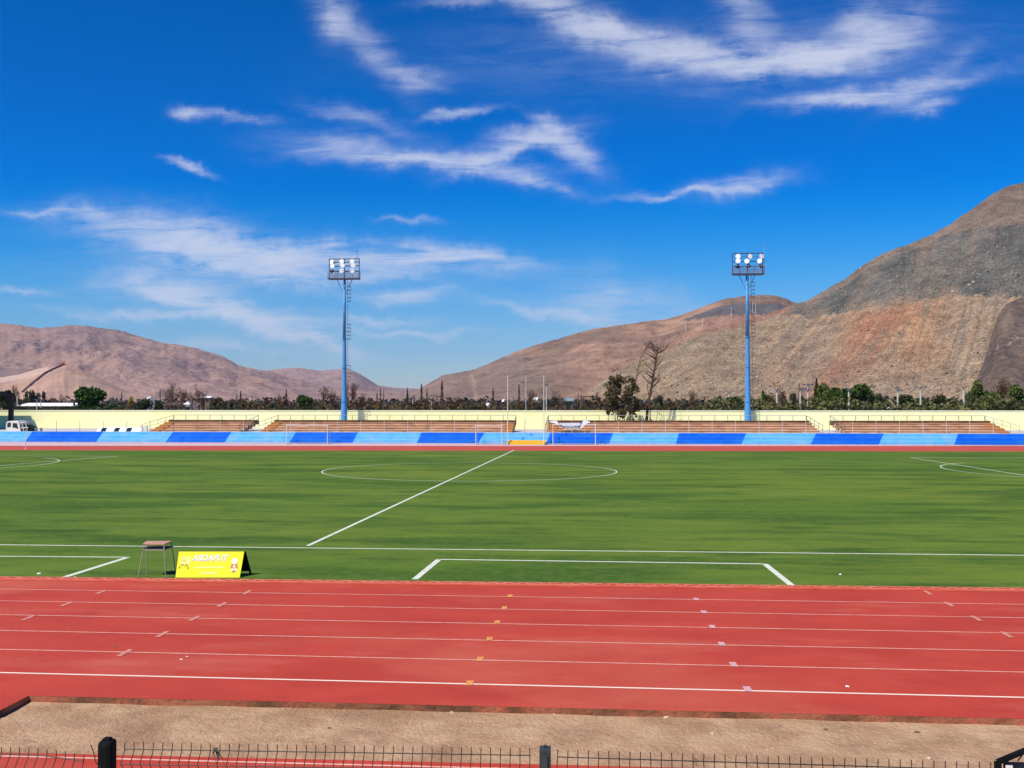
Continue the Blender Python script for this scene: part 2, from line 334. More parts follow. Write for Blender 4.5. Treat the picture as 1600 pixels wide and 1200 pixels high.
# pitch markings
m = MB()
def pl2(pxs, wdt=.10): strip(m, [atZ(*p) for p in pxs], wdt, .008)
yt = lineY((0,851.5), (1600,868)); strip(m, [(XL, yt(XL)), (XR, yt(XR))], .10, .008)
strip(m, [atZ(481,853), atZ(803,703.5)], .13, .0085)
cc = atZ(729.5,735.8)
def circ(c, rx, ry, t0=0, t1=2*math.pi, n=96, wd=.085):
    for k in range(n):
        a, b = t0+(t1-t0)*k/n, t0+(t1-t0)*(k+1)/n
        strip(m, [(c.x+rx*math.cos(a), c.y+ry*math.sin(a)), (c.x+rx*math.cos(b), c.y+ry*math.sin(b))], wd, .0088)
A = atZ(501,737.5); B = atZ(958,733.8); cc = (A+B)/2; circ(cc, (B-A).length/2, (atZ(730,722.8)-atZ(730,751)).length/2)
pl2([(648,905.5),(686,874.3)], .16); pl2([(684,874.3),(1197,881.5)], .11); pl2([(1195,881.5),(1237,915)], .16)
pl2([(0,869.5),(201,871)], .10); pl2([(200,871),(98,903)], .16)
pl2([(1422,715),(1640,749)], .11); pl2([(1424,715),(1750,715.6)], .13); pl2([(185,712.8),(0,727.5),(-150,739)], .11); pl2([(185,712.8),(-150,712)], .10)
A = atZ(1486,734.5); B = atZ(1600,728); rr = 9.15
circ(Vector((A.x+rr, A.y)), rr, rr, R(125), R(235), 30)
A = atZ(60,726.5); circ(Vector((A.x-rr, A.y)), rr, rr, R(-60), R(60), 30)
struct(m.build('pitch_markings', LINE))

# ------------------------------------------------------------------ far side: painted terrace
prof = [(95.6,0,695.2),(95.6,.42,None),(96.4,.45,None),(96.4,.80,None),(97.3,.83,None),(97.3,1.14,None),(98.3,1.16,None)]
base = empty('painted_terrace', (0, 95.6, 0), 'long low stepped concrete bank painted in alternating pale and deep blue slanted panels', 'terrace')
dk = [(50,161,38,149),(270,361,257,350),(462,559,451,550),(659,757,650,746),(860,958,853,951),(1061,1166,1055,1158),(1275,1381,1266,1372),(1497,1640,1490,1630)]
edges = [(-140,-150)]
for a, b, c, d in dk: edges += [(a, c), (b, d)]
edges.append((1740,1735)); shade = [LBLU, DBLU]
def terr(e0, e1, mt, pr, name='painted_panel'):
    m = MB(); n = len(pr); L = []
    for e in (e0, e1):
        row = []
        for i, (Y, z, _) in enumerate(pr):
            t = z/1.16; p = atY(e[1]+(e[0]-e[1])*t, 690, Y); row.append((p.x, Y, z))
        L.append(row)
    for i in range(n-1): m.poly([L[0][i], L[1][i], L[1][i+1], L[0][i+1]])
    m.build(name, mt, base)
for i in range(len(edges)-1):
    e0, e1 = edges[i], edges[i+1]
    if i == 8:   # the panel in the middle is cut by the yellow step block
        terr(e0, (793,793), LBLU, prof); terr((793,793), e1, LBLU, prof)
    else: terr(e0, e1, shade[i % 2], prof)
m = MB(); m.box(-95, 95, 95.45, 95.6, -.05, .10); m.build('kerb', KERB, base)
m = MB(); m.box(-95, 95, 98.3, 98.42, 1.10, 1.19); m.build('top_edge', mat('terrace_lip', (.60,.55,.58), .8, (.5,.45,.5), 1), base)
m = MB(); A = atY(792,690,95); B = atY(853,690,95)
m.box(A.x, B.x, 94.9, 95.42, 0, .30); m.box(A.x, B.x, 95.15, 95.42, .302, .46)
yb = m.build('step_block', YSTEP); tag(yb, 'low bright yellow step block in front of the pale blue centre panel', 'steps')
struct(MB().poly([(-100,98.42,1.10),(100,98.42,1.10),(100,117,1.10),(-100,117,1.10)]).build('concourse', PLAT))

# long cream wall
wl = empty('boundary_wall', (0,116,0), 'long cream yellow painted wall running behind the brown bleachers', 'wall')
WZ = atY(800,642.5,116).z
MB().box(-130,130,116,116.25,-.1,WZ).build('wall_panel', YEL, wl)
MB().box(-130,130,115.95,116.30,WZ,WZ+.12).build('coping', YEDGE, wl)

# bleachers
BY0, BY1 = 101.0, 106.6
def bleacher(x0, x1, label, stairL, stairR, openL=False, openR=False):
    X0 = atY(x0, 660, BY0).x; X1 = atY(x1, 660, BY0).x; zt = atY(800, 656.5, BY1).z
    r = empty('bleacher', ((X0+X1)/2, BY0, 1.1), label, 'bleacher', 'brown stepped bleachers in front of the cream wall')
    n = 5; h = (zt-1.1)/n; dd = (BY1-BY0)/n
    for k in range(n):
        m = MB(); y0 = BY0+k*dd; x = X0; rr = random.Random(k*7+int(x0))
        m.box(X0, X1, y0, BY1+.4 if k == n-1 else y0+dd+.3, 1.1+k*h-.3 if k else 1.1, 1.1+(k+1)*h-.05)
        m.build('tier', BRND if k == n-1 else BRN, r)
        sl_ = MB(); sl_.box(X0, X1, y0-.06, y0+dd*.7, 1.1+(k+1)*h-.05, 1.1+(k+1)*h)
        sl_.build('seat_slab', BRND if k == n-1 else mat_slab, r)
    # stair blocks at an end
    for s_, on in ((-1, stairL), (1, stairR)):
        if not on: continue
        m = MB(); xa = X0 if s_ < 0 else X1-1.2
        for k in range(2*n-2):
            y0 = BY0-.35+k*dd/2; m.box(xa+.05, xa+1.15, y0, y0+dd/2+.05, 1.1+k*h/2, 1.1+(k+1)*h/2+.02)
        m.build('stair', BORG, r)
    # top rail
    zr = atY(800, 649.3, BY1).z; nx = max(2, round((X1-X0)/1.5))
    for i in range(nx+1): 
        x = X0+.03+(X1-X0-.06)*i/nx; MB().box(x-.022, x+.022, BY1+.2, BY1+.25, zt-.1, zr).build('rail_post', STEEL, r)
    tagk = MB(); tagk.box(X0, X1, BY1+.2, BY1+.26, zr, zr+.05); tagk.build('top_rail', GPOLE, r)
    for s_, op, X in ((-1, openL, X0), (1, openR, X1)):
        m = MB(); a = (X, BY1+.1, zr); dx = s_*(.15 if not op else .8); b = (X+dx, BY0-.6, 1.95)
        m.bar(a, b, .035, .035); m.bar((X, BY1+.1, zr-.45), (X+dx, BY0-.6, 1.5), .03, .03)
        for t in np.linspace(0, 1, 5):
            p = Vector(a).lerp(Vector(b), t); m.box(p.x-.018, p.x+.018, p.y-.018, p.y+.018, max(1.1, 1.1+(1-t)*(zt-1.1)-.2), p.z)
        m.build('stair_rail', STEEL if not op else GPOLE, r)
    return r
mat_slab = mat('bleacher_slab_edge', (.62,.36,.21), .9, (.44,.24,.13), .8, stretch=(.6,1,1))
bleacher(236, 376, 'shortest brown bleacher, at the left behind the white canopy with dark squares', True, False, True, False)
bleacher(408, 801, 'long brown bleacher standing behind the left floodlight tower\'s front and left goal', True, True, True)
bleacher(854, 1281, 'long brown bleacher with the winged white and navy banner hung on it', True, False)
bleacher(1320, 1577, 'brown bleacher farthest right, right of the right floodlight tower', False, True, False, True)

# thin net posts on the terrace edge
first = None
for i in range(41):
    px = 88+36.6*i
    if 785 < px < 812: continue
    p = atY(px, 677, 98.6)
    zt = atY(px, 657.5, 98.6).z
    dark = px < 320 or abs(px-822) < 16 or 1290 < px < 1312
    m = MB(); m.tube((p.x, 98.6, 1.16), (p.x, 98.6, zt), .022, .018, 6); m.tube((p.x, 98.6, 1.16), (p.x, 98.6, 1.2), .06, .06, 6)
    if dark: lb = 'thin dark grey post on the blue terrace edge before the cream wall'
    else: lb = 'thin pale net post on the blue terrace edge before the brown bleachers'
    tag(m.build('net_post', STEEL if dark else WPOLE), lb, 'post', 'thin dark posts before the wall' if dark else 'thin pale posts before the bleachers')

# flag poles
for px, yb_, yt_, r_, lb in ((796,687,589,.055,'white flag pole, leftmost of three, left of the yellow step block'),(822,677,589,.032,'slim white flag pole in the middle of three at the gap between bleachers'),(850,690,589,.048,'white flag pole, rightmost of three, at the right end of the yellow step block')):
    Y = 95.1 if yb_ > 680 else 99.5; p = atY(px, 640, Y); m = MB(); zb = 0 if yb_ > 680 else 1.1; zt = atY(px, yt_, Y).z
    if px == 796: p.x = atY(791.5,640,Y).x+.15
    r = empty('flag_pole', (p.x, Y-.35, zb), lb, 'flag pole', 'flag poles between the bleachers')
    m.tube((p.x, Y-.35, zb), (p.x, Y-.35, zt), r_, r_*.6, 10); m.build('pole', WPOLE, r)
    m = MB(); m.tube((p.x, Y-.35, zt), (p.x, Y-.35, zt+.12), r_*.9, r_*.5, 8); m.build('finial', WPOLE, r)
    m = MB(); m.tube((p.x, Y-.35, zb), (p.x, Y-.35, zb+.08), r_*2.4, r_*2.2, 10); m.build('base_plate', GPOLE, r)

# goals
def goal(px0, px1, ytop, ybot, lb):
    Y = 94.2; a = atY(px0, ybot, Y); b = atY(px1, ybot, Y); zt = atY(px0, ytop, Y).z
    r = empty('goal', ((a.x+b.x)/2, Y, 0), lb, 'goal', 'small white goal frames before the blue terrace')
    t = .036
    m = MB().tube((a.x, Y, 0), (a.x, Y, zt), t); m.build('goal_post', WPOLE, r)
    m = MB().tube((b.x, Y, 0), (b.x, Y, zt), t); m.build('goal_post', WPOLE, r)
    m = MB().tube((a.x-.05, Y, zt), (b.x+.05, Y, zt), t); m.build('crossbar', WPOLE, r)
    m = MB()
    for x in (a.x, b.x):
        m.tube((x, Y, zt), (x, Y+.55, zt-.05), .025); m.tube((x, Y+.55, zt-.05), (x, Y+1.15, .03), .025); m.tube((x, Y, .03), (x, Y+1.15, .03), .025)
    m.tube((a.x, Y+1.15, .03), (b.x, Y+1.15, .03), .025)
    m.build('rear_frame', GPOLE, r)
goal(447.5, 511.5, 664.5, 694, 'white goal frame farthest left, before the deep blue panel left of the tower')
goal(743.5, 784.5, 665.5, 693, 'narrowest white goal frame, just left of the flag poles')
goal(864, 930.5, 663.5, 694, 'white goal frame below the winged navy banner')

# banner on the bleachers
bn = empty('banner', (*atY(888, 662, 100.6)[:2], 1.3), 'white and navy supporters banner with two white wings, draped on the bleacher', 'banner')
def pf(pl_, Y, th, name, m_):
    pts_ = [atY(x, y, Y) for x, y in pl_]; return MB().prism(pts_, (0, th, 0)).build(name, m_, bn)
pf([(871,661),(909,660.5),(905,670),(901,672),(886,671),(880,668)], 100.60, .02, 'cloth', BNAVY)
pf([(873,661.3),(907,661),(905,665.5),(893,667),(880,665.5)], 100.57, .02, 'pale_field', mat('banner_lilac', (.75,.75,.85), .8, (.6,.7,.85), 1.5))
pf([(857,658),(870,657),(874,664.5),(868,661.8),(862,660.3)], 100.52, .02, 'wing', WHTR)
pf([(911,657),(918,656.8),(922.5,659.8),(917,662),(906,671)], 100.52, .02, 'wing', WHTR)
p = atY(891, 664.2, 100.53); text('REGION', .42, 'lettering', WHTR, bn, p, (math.pi/2, 0, 0), .01, 0, .02, 1.0)
p = atY(893, 669.6, 100.53); text('ATACAMA', .34, 'lettering', mat('banner_gold', (.8,.65,.4), .8), bn, p, (math.pi/2, 0, 0), .01, 0, .015)

# white canopy with three dark skylights
cv = empty('dugout_canopy', (*atY(186, 670, 99.5)[:2], 1.1), 'low white canopy with three dark slanted squares, on the concourse by the cream wall', 'canopy')
Yc = 99.2
q4 = [atY(147,677,Yc), atY(224,677,Yc), atY(222,667.5,Yc+1.4), atY(156,667.5,Yc+1.4)]
MB().prism(q4, (0, .05, -.05)).build('roof', WHTR, cv)
for x in (152, 172.5, 191.5):
    a, b, c, d = (atY(x+4.5, 674.3, Yc), atY(x+13.5, 674.3, Yc), atY(x+17, 667.9, Yc), atY(x+8.5, 667.9, Yc))
    k1, k2 = Vector((0, .40, 0)), Vector((0, 1.34, 0))
    # lie on the sloping roof, 1 cm proud
    def onroof(px, py):
        n = (q4[1]-q4[0]).cross(q4[3]-q4[0]).normalized(); r_ = ray(px, py); t = (q4[0]-C0).dot(n)/r_.dot(n); return C0+r_*t*.9997
    MB().prism([onroof(x+4.5,674.3), onroof(x+12.5,674.3), onroof(x+15.5,668.3), onroof(x+8,668.3)], (0,.02,0)).build('skylight', GLASS, cv)
m = MB()
for x in (155, 220): 
    p = atY(x, 672, Yc+1.4); m.box(p.x-.04, p.x+.04, Yc+1.38, Yc+1.46, 1.1, q4[2].z-.04)
m.build('support', GPOLE, cv)
for x, lb in ((221.5,'left one of two short white pillars beside the white canopy'),(228.5,'short white pillar at the foot of the left bleacher stair')):
    p = atY(x, 675, 99.3); m = MB(); m.box(p.x-.11, p.x+.11, 99.2, 99.4, 1.1, 1.78); m.box(p.x-.14, p.x+.14, 99.17, 99.43, 1.781, 1.83)
    tag(m.build('pillar', WHT), lb, 'pillar')

# roofed stand and truck at far left
xr = atY(48, 652, 116).x-(116-114.46)*SDIR.x/SDIR.y; zr_ = 5.42; kr = .15; Yb_, Yf_ = 114.46, 103.0; xl_ = -120
st = empty('grandstand_roof', (xr, Yb_, 1.1), 'dark steel sloping roof on a black column at the far left edge', 'roof')
zf_ = zr_+(Yb_-Yf_)*kr
MB().prism([(xl_, Yf_, zf_), (xr, Yf_, zf_), (xr, Yb_, zr_), (xl_, Yb_, zr_)], (0, 0, .12)).build('roof_sheet', DKROOF, st)
MB().prism([(xl_, Yb_-.02, zr_-.25), (xr, Yb_-.02, zr_-.25), (xr, Yb_-.02, zr_-.002), (xl_, Yb_-.02, zr_-.002)], (0, -.1, 0)).build('eave', DKROOF, st)
MB().prism([(xr-.12, Yf_, zf_-.3), (xr-.12, Yb_-.13, zr_-.3), (xr-.12, Yb_-.13, zr_-.003), (xr-.12, Yf_, zf_-.003)], (.1, 0, 0)).build('edge_beam', DKROOF, st)
c1 = atY(14.5, 625, 114); c2 = atY(20.5, 625, 114)
MB().box(c1.x, c2.x, 113.8, 114.2, 1.1, zr_-.004+kr*.1).build('column', DKROOF, st)
zb_ = atY(8, 626, 114).z
m = MB(); m.box(xl_, c1.x-.003, 113.9, 114.1, zb_-.13, zb_+.10)
for k in range(12):
    x = c1.x-.2-k*1.5; m.bar((x, 114, zb_+.05), (x-.75, 114, zr_+.02), .06, .06); m.bar((x-1.5, 114, zb_+.05), (x-.75, 114, zr_+.02), .06, .06)
m.build('truss', DKROOF, st)
for k in range(1, 6): MB().box(c1.x-k*6, c1.x-k*6+.4, 113.8, 114.2, 1.1, zr_).build('column', DKROOF, st)
tk = empty('utility_truck', (*atY(26, 678, 100.5)[:2], 1.1), 'small white cab truck with an open bed parked on the concourse at far left', 'truck')
Y0 = 100.0
def tq(l, th, name, m_, Y=Y0, bev=.04, par=None):
    return MB().prism([atY(x, y, Y) for x, y in l], (0, th, 0)).build(name, m_, par or tk, bev=bev)
cab = tq([(9.5,676.5),(9,668),(9.5,660),(12,658.3),(20,657.5),(28.5,658),(30.5,664),(32,672),(31.5,678),(25,678.5),(24,676),(18,676),(17,678.5),(11,678.5)], 1.7, 'cab', WHT)
tq([(11,667.5),(11.5,660.8),(16.5,660),(16.5,667)], .02, 'window', GLASS, Y0-.03, 0)
tq([(19.5,668),(20,661),(26,661.3),(28.3,670),(23,668)], .02, 'window', GLASS, Y0-.03, 0)
m = MB(); p = atY(21, 679, Y0); 
for dy in (.05, 1.45): m.tube((p.x, Y0+dy, 1.1+.3), (p.x, Y0+dy+.2, 1.1+.3), .28, .28, 16)
p2 = atY(42, 679, Y0)
for dy in (.05, 1.45): m.tube((p2.x, Y0+dy, 1.1+.3), (p2.x, Y0+dy+.2, 1.1+.3), .28, .28, 16)
m.build('wheels', BLACK, tk)
tq([(31.8,675.5),(46,675.5),(46,673.8),(31.8,673.5)], 1.7, 'bed', mat('bed_dark', (.12,.08,.06), .8), Y0, .02)
tq([(30.5,660),(40,658.8),(40,660),(30.7,661.3)], 1.6, 'rack_top', WHT, Y0, .01)
m = MB()
for x in (34, 39.5): 
    a = atY(x, 660, Y0); b_ = atY(x+3, 674, Y0); m.bar((a.x, Y0+.05, a.z), (b_.x, Y0+.05, b_.z), .05, .05); m.bar((a.x, Y0+1.55, a.z), (b_.x, Y0+1.55, b_.z), .05, .05)
a = atY(33, 668.5, Y0); b_ = atY(44, 668, Y0); m.bar((a.x, Y0+.04, a.z), (b_.x, Y0+.04, b_.z), .05, .09)
m.build('rack', WHT, tk)
tq([(33,673.4),(33.5,666),(38,663.5),(42,665),(44,673.4)], 1.3, 'load', OLIV, Y0+.2, .05)
m = MB(); a = atY(54, 677, 98.7); b = atY(64, 677, 98.7); m.box(a.x, b.x, 98.6, 99.1, 1.52, 1.57); m.box(a.x+.05, a.x+.1, 98.65, 99.05, 1.12, 1.52); m.box(b.x-.1, b.x-.05, 98.65, 99.05, 1.12, 1.52)
tag(m.build('bench', GPOLE), 'small low grey bench right of the white truck', 'bench')
# corner post at left
p = atZ(40, 702); m = MB(); m.tube((p.x, p.y, 0), (p.x, p.y, 1.9), .03, .025, 8); m.tube((p.x,p.y,0),(p.x,p.y,.05),.1,.1,8)
tag(m.build('white_post', WPOLE), 'thin white upright post beside the far track at the left', 'post')

# ------------------------------------------------------------------ floodlight towers
def tower(px, ypl, Y, lb, lamps, x0, x1, ytop, rod, lean):
    B = atY(px, 656, Y); s = Y/F; H = atY(px, ypl, Y).z
    r = empty('floodlight_tower', (B.x, Y, 1.1), lb, 'floodlight tower', 'blue floodlight towers behind the bleachers')
    bx = B.x
    m = MB(); zz = [1.1, 2.2, 3.3, 4.6, 9.0, H*.62, H]; rd = [.50, .42, .42, .34, .28, .22, .15]
    for i in range(len(zz)-1): m.tube((bx, Y, zz[i]), (bx, Y, zz[i+1]), rd[i], rd[i+1], 12, cap=(i in (0, len(zz)-2)))
    m.build('mast', TBLU, r, smooth=True)
    m = MB(); m.box(bx-.55, bx+.55, Y-.55, Y+.55, 1.1, 1.5); m.build('footing', CONC, r)
    # flanges
    m = MB()
    for z in (4.6, 9.0, H*.62): m.tube((bx, Y, z-.04), (bx, Y, z+.04), .40 if z < 6 else .33, .40 if z < 6 else .33, 12)
    m.build('flange', TBLU, r)
    # ladder and cage sections on the right/front
    m = MB(); lx = bx+.34
    for dx in (-.16, .16): m.bar((lx+dx+.12, Y-.30, 3.2), (bx+dx+.30, Y-.24, H), .035, .035)
    z = 3.3
    while z < H: m.bar((lx-.05, Y-.28, z), (lx+.27, Y-.28, z), .025, .025); z += .33
    m.build('ladder', TDRK, r)
    m = MB()
    for z0 in (H*.36, H*.62, H-2.9):
        for k in range(5):
            z = z0+k*.48
            for a in range(6):
                t0, t1 = R(-90+a*30), R(-90+(a+1)*30)
                m.bar((lx+.1+.48*math.cos(t0)*.95, Y-.28+.35*math.sin(t0), z), (lx+.1+.48*math.cos(t1)*.95, Y-.28+.35*math.sin(t1), z), .04, .05)
        m.bar((lx+.56, Y-.28, z0), (lx+.56, Y-.28, z0+1.95), .03, .03)
    m.build('ladder_cage', TDRK, r)
    X0, X1 = atY(x0, ypl, Y).x, atY(x1, ypl, Y).x; zt = atY(px, ytop, Y).z
    m = MB(); m.box(X0, X1, Y-.55, Y+.55, H, H+.16)
    m.build('platform', TDRK, r)
    m = MB()
    for hx in (.28, .55, .85): 
        for yy_ in (-.53, .53): m.box(X0+.02, X1-.02, Y+yy_-.02, Y+yy_+.02, H+.16+hx*(1.05), H+.16+hx*1.05+.045)
    for i in range(5):
        x = X0+.04+(X1-X0-.08)*i/4
        for yy_ in (-.53, .53): m.box(x-.025, x+.025, Y+yy_-.025, Y+yy_+.025, H+.16, H+1.12)
    for i in range(23):
        x = X0+.1+(X1-X0-.2)*i/22; m.box(x-.012, x+.012, Y-.54, Y-.52, H+.16, H+.62)
    m.build('railing', TRST, r)
    m = MB(); m.box(X0, X1, Y+.10, Y+.18, zt-.07, zt+.05)
    for x in (X0+.04, (X0+X1)/2, X1-.04): m.box(x-.045, x+.045, Y+.10, Y+.18, H+.16, zt-.07)
    for yl in sorted({l[1] for l in lamps}):
        z = atY(px, yl, Y).z; m.box(X0+.1, X1-.1, Y+.20, Y+.26, z-.03, z+.03)
    m.build('lamp_frame', TDRK, r)
    m = MB()
    for dx in (-1, 1): m.bar((bx+dx*1.0, Y, H), (bx+dx*.14, Y, H-1.9), .08, .08)
    m.bar((bx, Y-.5, H), (bx, Y-.12, H-1.4), .07, .07)
    m.build('brace', TBLU, r)
    for (lx_, ly_, tx, dark) in lamps:
        c = atY(lx_, ly_, Y-.05); rr = .33
        d = Vector((tx, -1, .02)).normalized()
        if dark: d = Vector((tx*2-.2, -.25, -1)).normalized()
        h = MB(); h.tube(c, c+d*.18, rr*.62, rr, 20, cap=True); h.tube(c-d*.28, c, .12, rr*.62, 14); h.bar(c-d*.2, (c.x, Y+.2, c.z), .05, .05)
        hh = h.build('floodlight', LHOUS, r)
        l = MB(); l.tube(c+d*.181, c+d*.20, rr*.96, rr*.93, 24); l.build('lens', LHOUS if dark else LAMP, hh)
    rx = atY(rod[0], rod[1], Y); m = MB(); m.tube((rx.x, Y+.14, zt+.05 if rod[2] else H+.16), (rx.x, Y+.14, rx.z), .035 if rod[2] else .05, .015, 6)
    m.tube((rx.x, Y+.14, rx.z-.02), (rx.x, Y+.14, rx.z+.02), .12, .12, 8); m.build('lightning_rod', GPOLE if not rod[2] else TDRK, r)
    return r
tower(537.5, 436.5, 114.1, 'blue floodlight tower on the left whose lamps stand against the cirrus cloud',
      [(520,409.5,-.5,0),(520.5,415.7,-.2,0),(518.5,423.5,-.6,1),(534.5,409,0,0),(535.5,415,.1,0),(534.5,423.7,0,0),(550.5,408.8,.1,0),(551.8,415.2,.2,0),(550.5,424,.1,0)], 513.5, 561.5, 404.3, (557.5,392,True), 0)
tower(1168.5, 429.5, 115.2, 'blue floodlight tower on the right standing before the brown spoil heap',
      [(1153,401,-.1,0),(1153,408,-.1,0),(1153,415.5,0,1),(1171,401,.3,0),(1167,408.3,-.2,0),(1169.5,415,.2,1),(1188.5,401,.4,0),(1187.5,408,-.5,0),(1189,415.5,.5,1)], 1144.3, 1193, 395.5, (1194.5,383.5,False), 0)

# ------------------------------------------------------------------ desk and yellow board near the track
def ground_at(px, py): return atZ(px, py, .02)
dz = empty('desk', tuple(atZ(245, 899, .004)), 'small wooden topped metal table standing alone at the edge of the turf', 'table')
FL, FR, BR_, BL_ = atZ(216,902.5,.004), atZ(259,902.5,.004), atZ(274.5,896,.004), atZ(229.5,896,.004)
yD = FL.y; zt = atY(240, 851.5, yD+.05).z
tl, tr_ = atY(223, 852, yD+.06), atY(257, 852.2, yD+.06); bl, br_ = atY(229, 847.3, BL_.y-.05), atY(269.5, 848, BR_.y-.05)
tl.z = tr_.z = bl.z = br_.z = zt
MB().prism([tl, tr_, br_, bl], (0, 0, .03)).build('table_top', WOOD, dz, bev=.006)
for a, b in ((FL, tl), (FR, tr_), (BR_, br_), (BL_, bl)):
    m = MB(); b2 = Vector(b)+(Vector(((tl.x+br_.x)/2, (tl.y+br_.y)/2, b.z))-Vector(b))*.08
    m.tube((a.x, a.y, .02), (b2.x, b2.y, zt-.002), .013, .013, 8); m.tube((a.x, a.y, .004), (a.x, a.y, .02), .017, .017, 8); m.build('leg', LEG, dz)
m = MB(); zl = zt-.12; ins = [Vector((v.x, v.y, zl)) for v in (tl.lerp(FL,.13), tr_.lerp(FR,.13), br_.lerp(BR_,.13), bl.lerp(BL_,.13))]
for i in range(4): m.bar(ins[i], ins[(i+1) % 4], .018, .022)
m.build('rail', LEG, dz)
m = MB(); m.prism([Vector((v.x, v.y, zl+.012)) for v in ins], (0, 0, .006)); m.build('book_shelf', mat('shelf_dark', (.05,.045,.03), .7), dz)
# A-frame board
ab = empty('advertising_board', tuple(atZ(330, 901, .004)), 'bright yellow folding advertising board leaning beside the small wooden table', 'sign')
bl, br_ = atZ(274,902.5,.006), atZ(374.5,902.5,.006); Yt = bl.y+.24
tl, tr_ = atY(279.5,861.8,Yt), atY(381.5,861.8,Yt+(br_.y-bl.y)); 
nrm = (br_-bl).cross(tl-bl).normalized()
if nrm.y > 0: nrm = -nrm
MB().prism([bl, br_, tr_, tl], -nrm*.025).build('front_panel', BYEL, ab, bev=.003)
off = Vector((.08, .52, 0))
bb = [bl+off, br_+off, tr_-nrm*-.0+Vector((0,.04,-.005)), tl+Vector((0,.04,-.005))]
m = MB()
for a, b in ((bb[0], bb[3]), (bb[1], bb[2]), (bb[0]+Vector((0,0,.08)), bb[1]+Vector((0,0,.08)))): m.bar(a, b, .045, .03)
m.prism([bb[0].lerp(bb[3],.12), bb[1].lerp(bb[2],.12), bb[2], bb[3]], (0,.01,0))
m.build('rear_leg', BLACK, ab)
ex = (br_-bl).normalized(); ey = (tl-bl); ey = (ey-ex*ey.dot(ex)).normalized(); ez = ex.cross(ey)
rotB = Matrix((ex, ey, ez)).transposed().to_euler()
Wd = (br_-bl).length; Ht = (tl-bl).dot(ey); sk = (tl-bl).dot(ex)
def bp(u, v, o=.004): return bl+ex*(u*Wd+v*sk)+ey*(v*Ht)+nrm*o
text('ASDAFUT', .20, 'lettering', BLIL, ab, bp(.50,.745,.003)+ex*.006-ey*.006, rotB, .001, .25, .012, 1.0)
text('ASDAFUT', .20, 'lettering', BWHT, ab, bp(.50,.75,.007), rotB, .001, .25, .005, 1.0)
m = MB()
def patch(u0, u1, v0, v1, o): m.poly([bp(u0,v0,o), bp(u1,v0,o), bp(u1,v1,o), bp(u0,v1,o)])
patch(.27,.75,.36,.43,.004); patch(.38,.64,.14,.22,.004); m.build('text_strip', mat('board_pale', (.90,.86,.22), .6), ab)
m = MB(); patch(.055,.20,.50,.80,.004); m.build('emblem_field', mat('board_pale_field', (.90,.88,.25), .6), ab)
def blobs(name, lst, m_, o=.007):
    g = MB()
    for (u, v, a, b, n) in lst:
        g.poly([bp(u+a*math.cos(2*math.pi*k/n), v+b*math.sin(2*math.pi*k/n), o) for k in range(n)])
    return g.build(name, m_, ab)
blobs('emblem', [(.04,.38,.012,.045,5),(.175,.37,.013,.05,5),(.075,.50,.012,.03,6),(.10,.50,.010,.03,4),(.135,.50,.010,.03,6),(.16,.49,.008,.03,5),(.06,.44,.02,.015,5),(.15,.44,.02,.015,5),(.10,.66,.045,.008,6),(.11,.60,.05,.008,6),(.10,.72,.04,.008,6),(.115,.44,.012,.014,5)], BGRY)
blobs('crest', [(.895,.40,.055,.22,8)], BRED, .005)
blobs('crest', [(.895,.63,.05,.13,12),(.897,.40,.022,.13,6),(.87,.30,.02,.06,6),(.925,.30,.02,.06,6)], BWHT, .007)
blobs('crest', [(.898,.50,.012,.03,5),(.893,.38,.008,.08,5)], BGRY, .009)

# ------------------------------------------------------------------ spectator fence in the foreground
def fence_panel(xa, xb, ya, yb, Da, Db, name_lb, sag=None, nfold=1):
    """welded mesh panel with V folds; tips run from photo (xa,ya) at depth Da to (xb,yb) at Db"""
    A = atD(xa, ya, Da); B = atD(xb, yb, Db); n = max(2, round((B-A).to_2d().length/.05)); bot = .52
    r = empty('mesh_fence_panel', (A.x, A.y, bot), name_lb, 'fence', 'black welded mesh fence panels in the foreground')
    dirv = (B-A); dirv.z = 0; dirv.normalize(); nv = Vector((dirv.y, -dirv.x, 0))     # towards the camera
    if nv.y > 0: nv = -nv
    def zs(top):
        L = [(0, 0), (-.035, 0), (-.045, .004), (-.095, .045), (-.145, .0), (-.16, 0)]
        z = -.5
        while top+z-.1 > bot: L += [(z, 0), (z-.05, .045), (z-.10, 0)]; z -= .5
        L.append((bot-top, 0)); return L
    m = MB(); h = MB(); rows = {}
    for i in range(n+1):
        t = i/n; P = A.lerp(B, t); dz_ = sag(t) if sag else 0; top = P.z+dz_
        ji = rnd.uniform(-.002, .002); prev = None; m = MB()
        for k, (dz2, o) in enumerate(zs(A.z)):
            q = Vector((P.x, P.y, max(bot, top+dz2)))+nv*o+dirv*(ji if k == 0 else 0)
            if prev is not None: m.tube(prev, q, .0023, .0023, 5, cap=False)
            prev = q
            rows.setdefault(k, []).append(q)
        m.build('upright_wire', WIRE, r)
    keep = [k for k, (dz2, o) in enumerate(zs(A.z)) if k in (1, 3, 5) or (k > 5)]
    for k in keep:
        L = rows[k]; h = MB()
        for a, b in zip(L[:-1], L[1:]): h.tube(a+nv*.003, b+nv*.003, .0028, .0028, 5, cap=False)
        h.build('cross_wire', WIRE, r)
    return r
def sagL(t): return -.03*max(0, (t-.72)/.28)**1.5
fence_panel(-180, 131, 1163, 1170, 4.80, 4.72, 'black mesh fence panel left of the thick black post, sagging at its end', sagL)
fence_panel(195, 828, 1159.5, 1169, 4.70, 4.62, 'long middle black mesh fence panel between the two posts')
fence_panel(871, 1548, 1171, 1191, 4.42, 4.18, 'black mesh fence panel right of the slim grey post')
fence_panel(1600, 1850, 1192, 1200, 4.15, 4.05, 'black mesh fence panel beyond the black frame at the right edge')
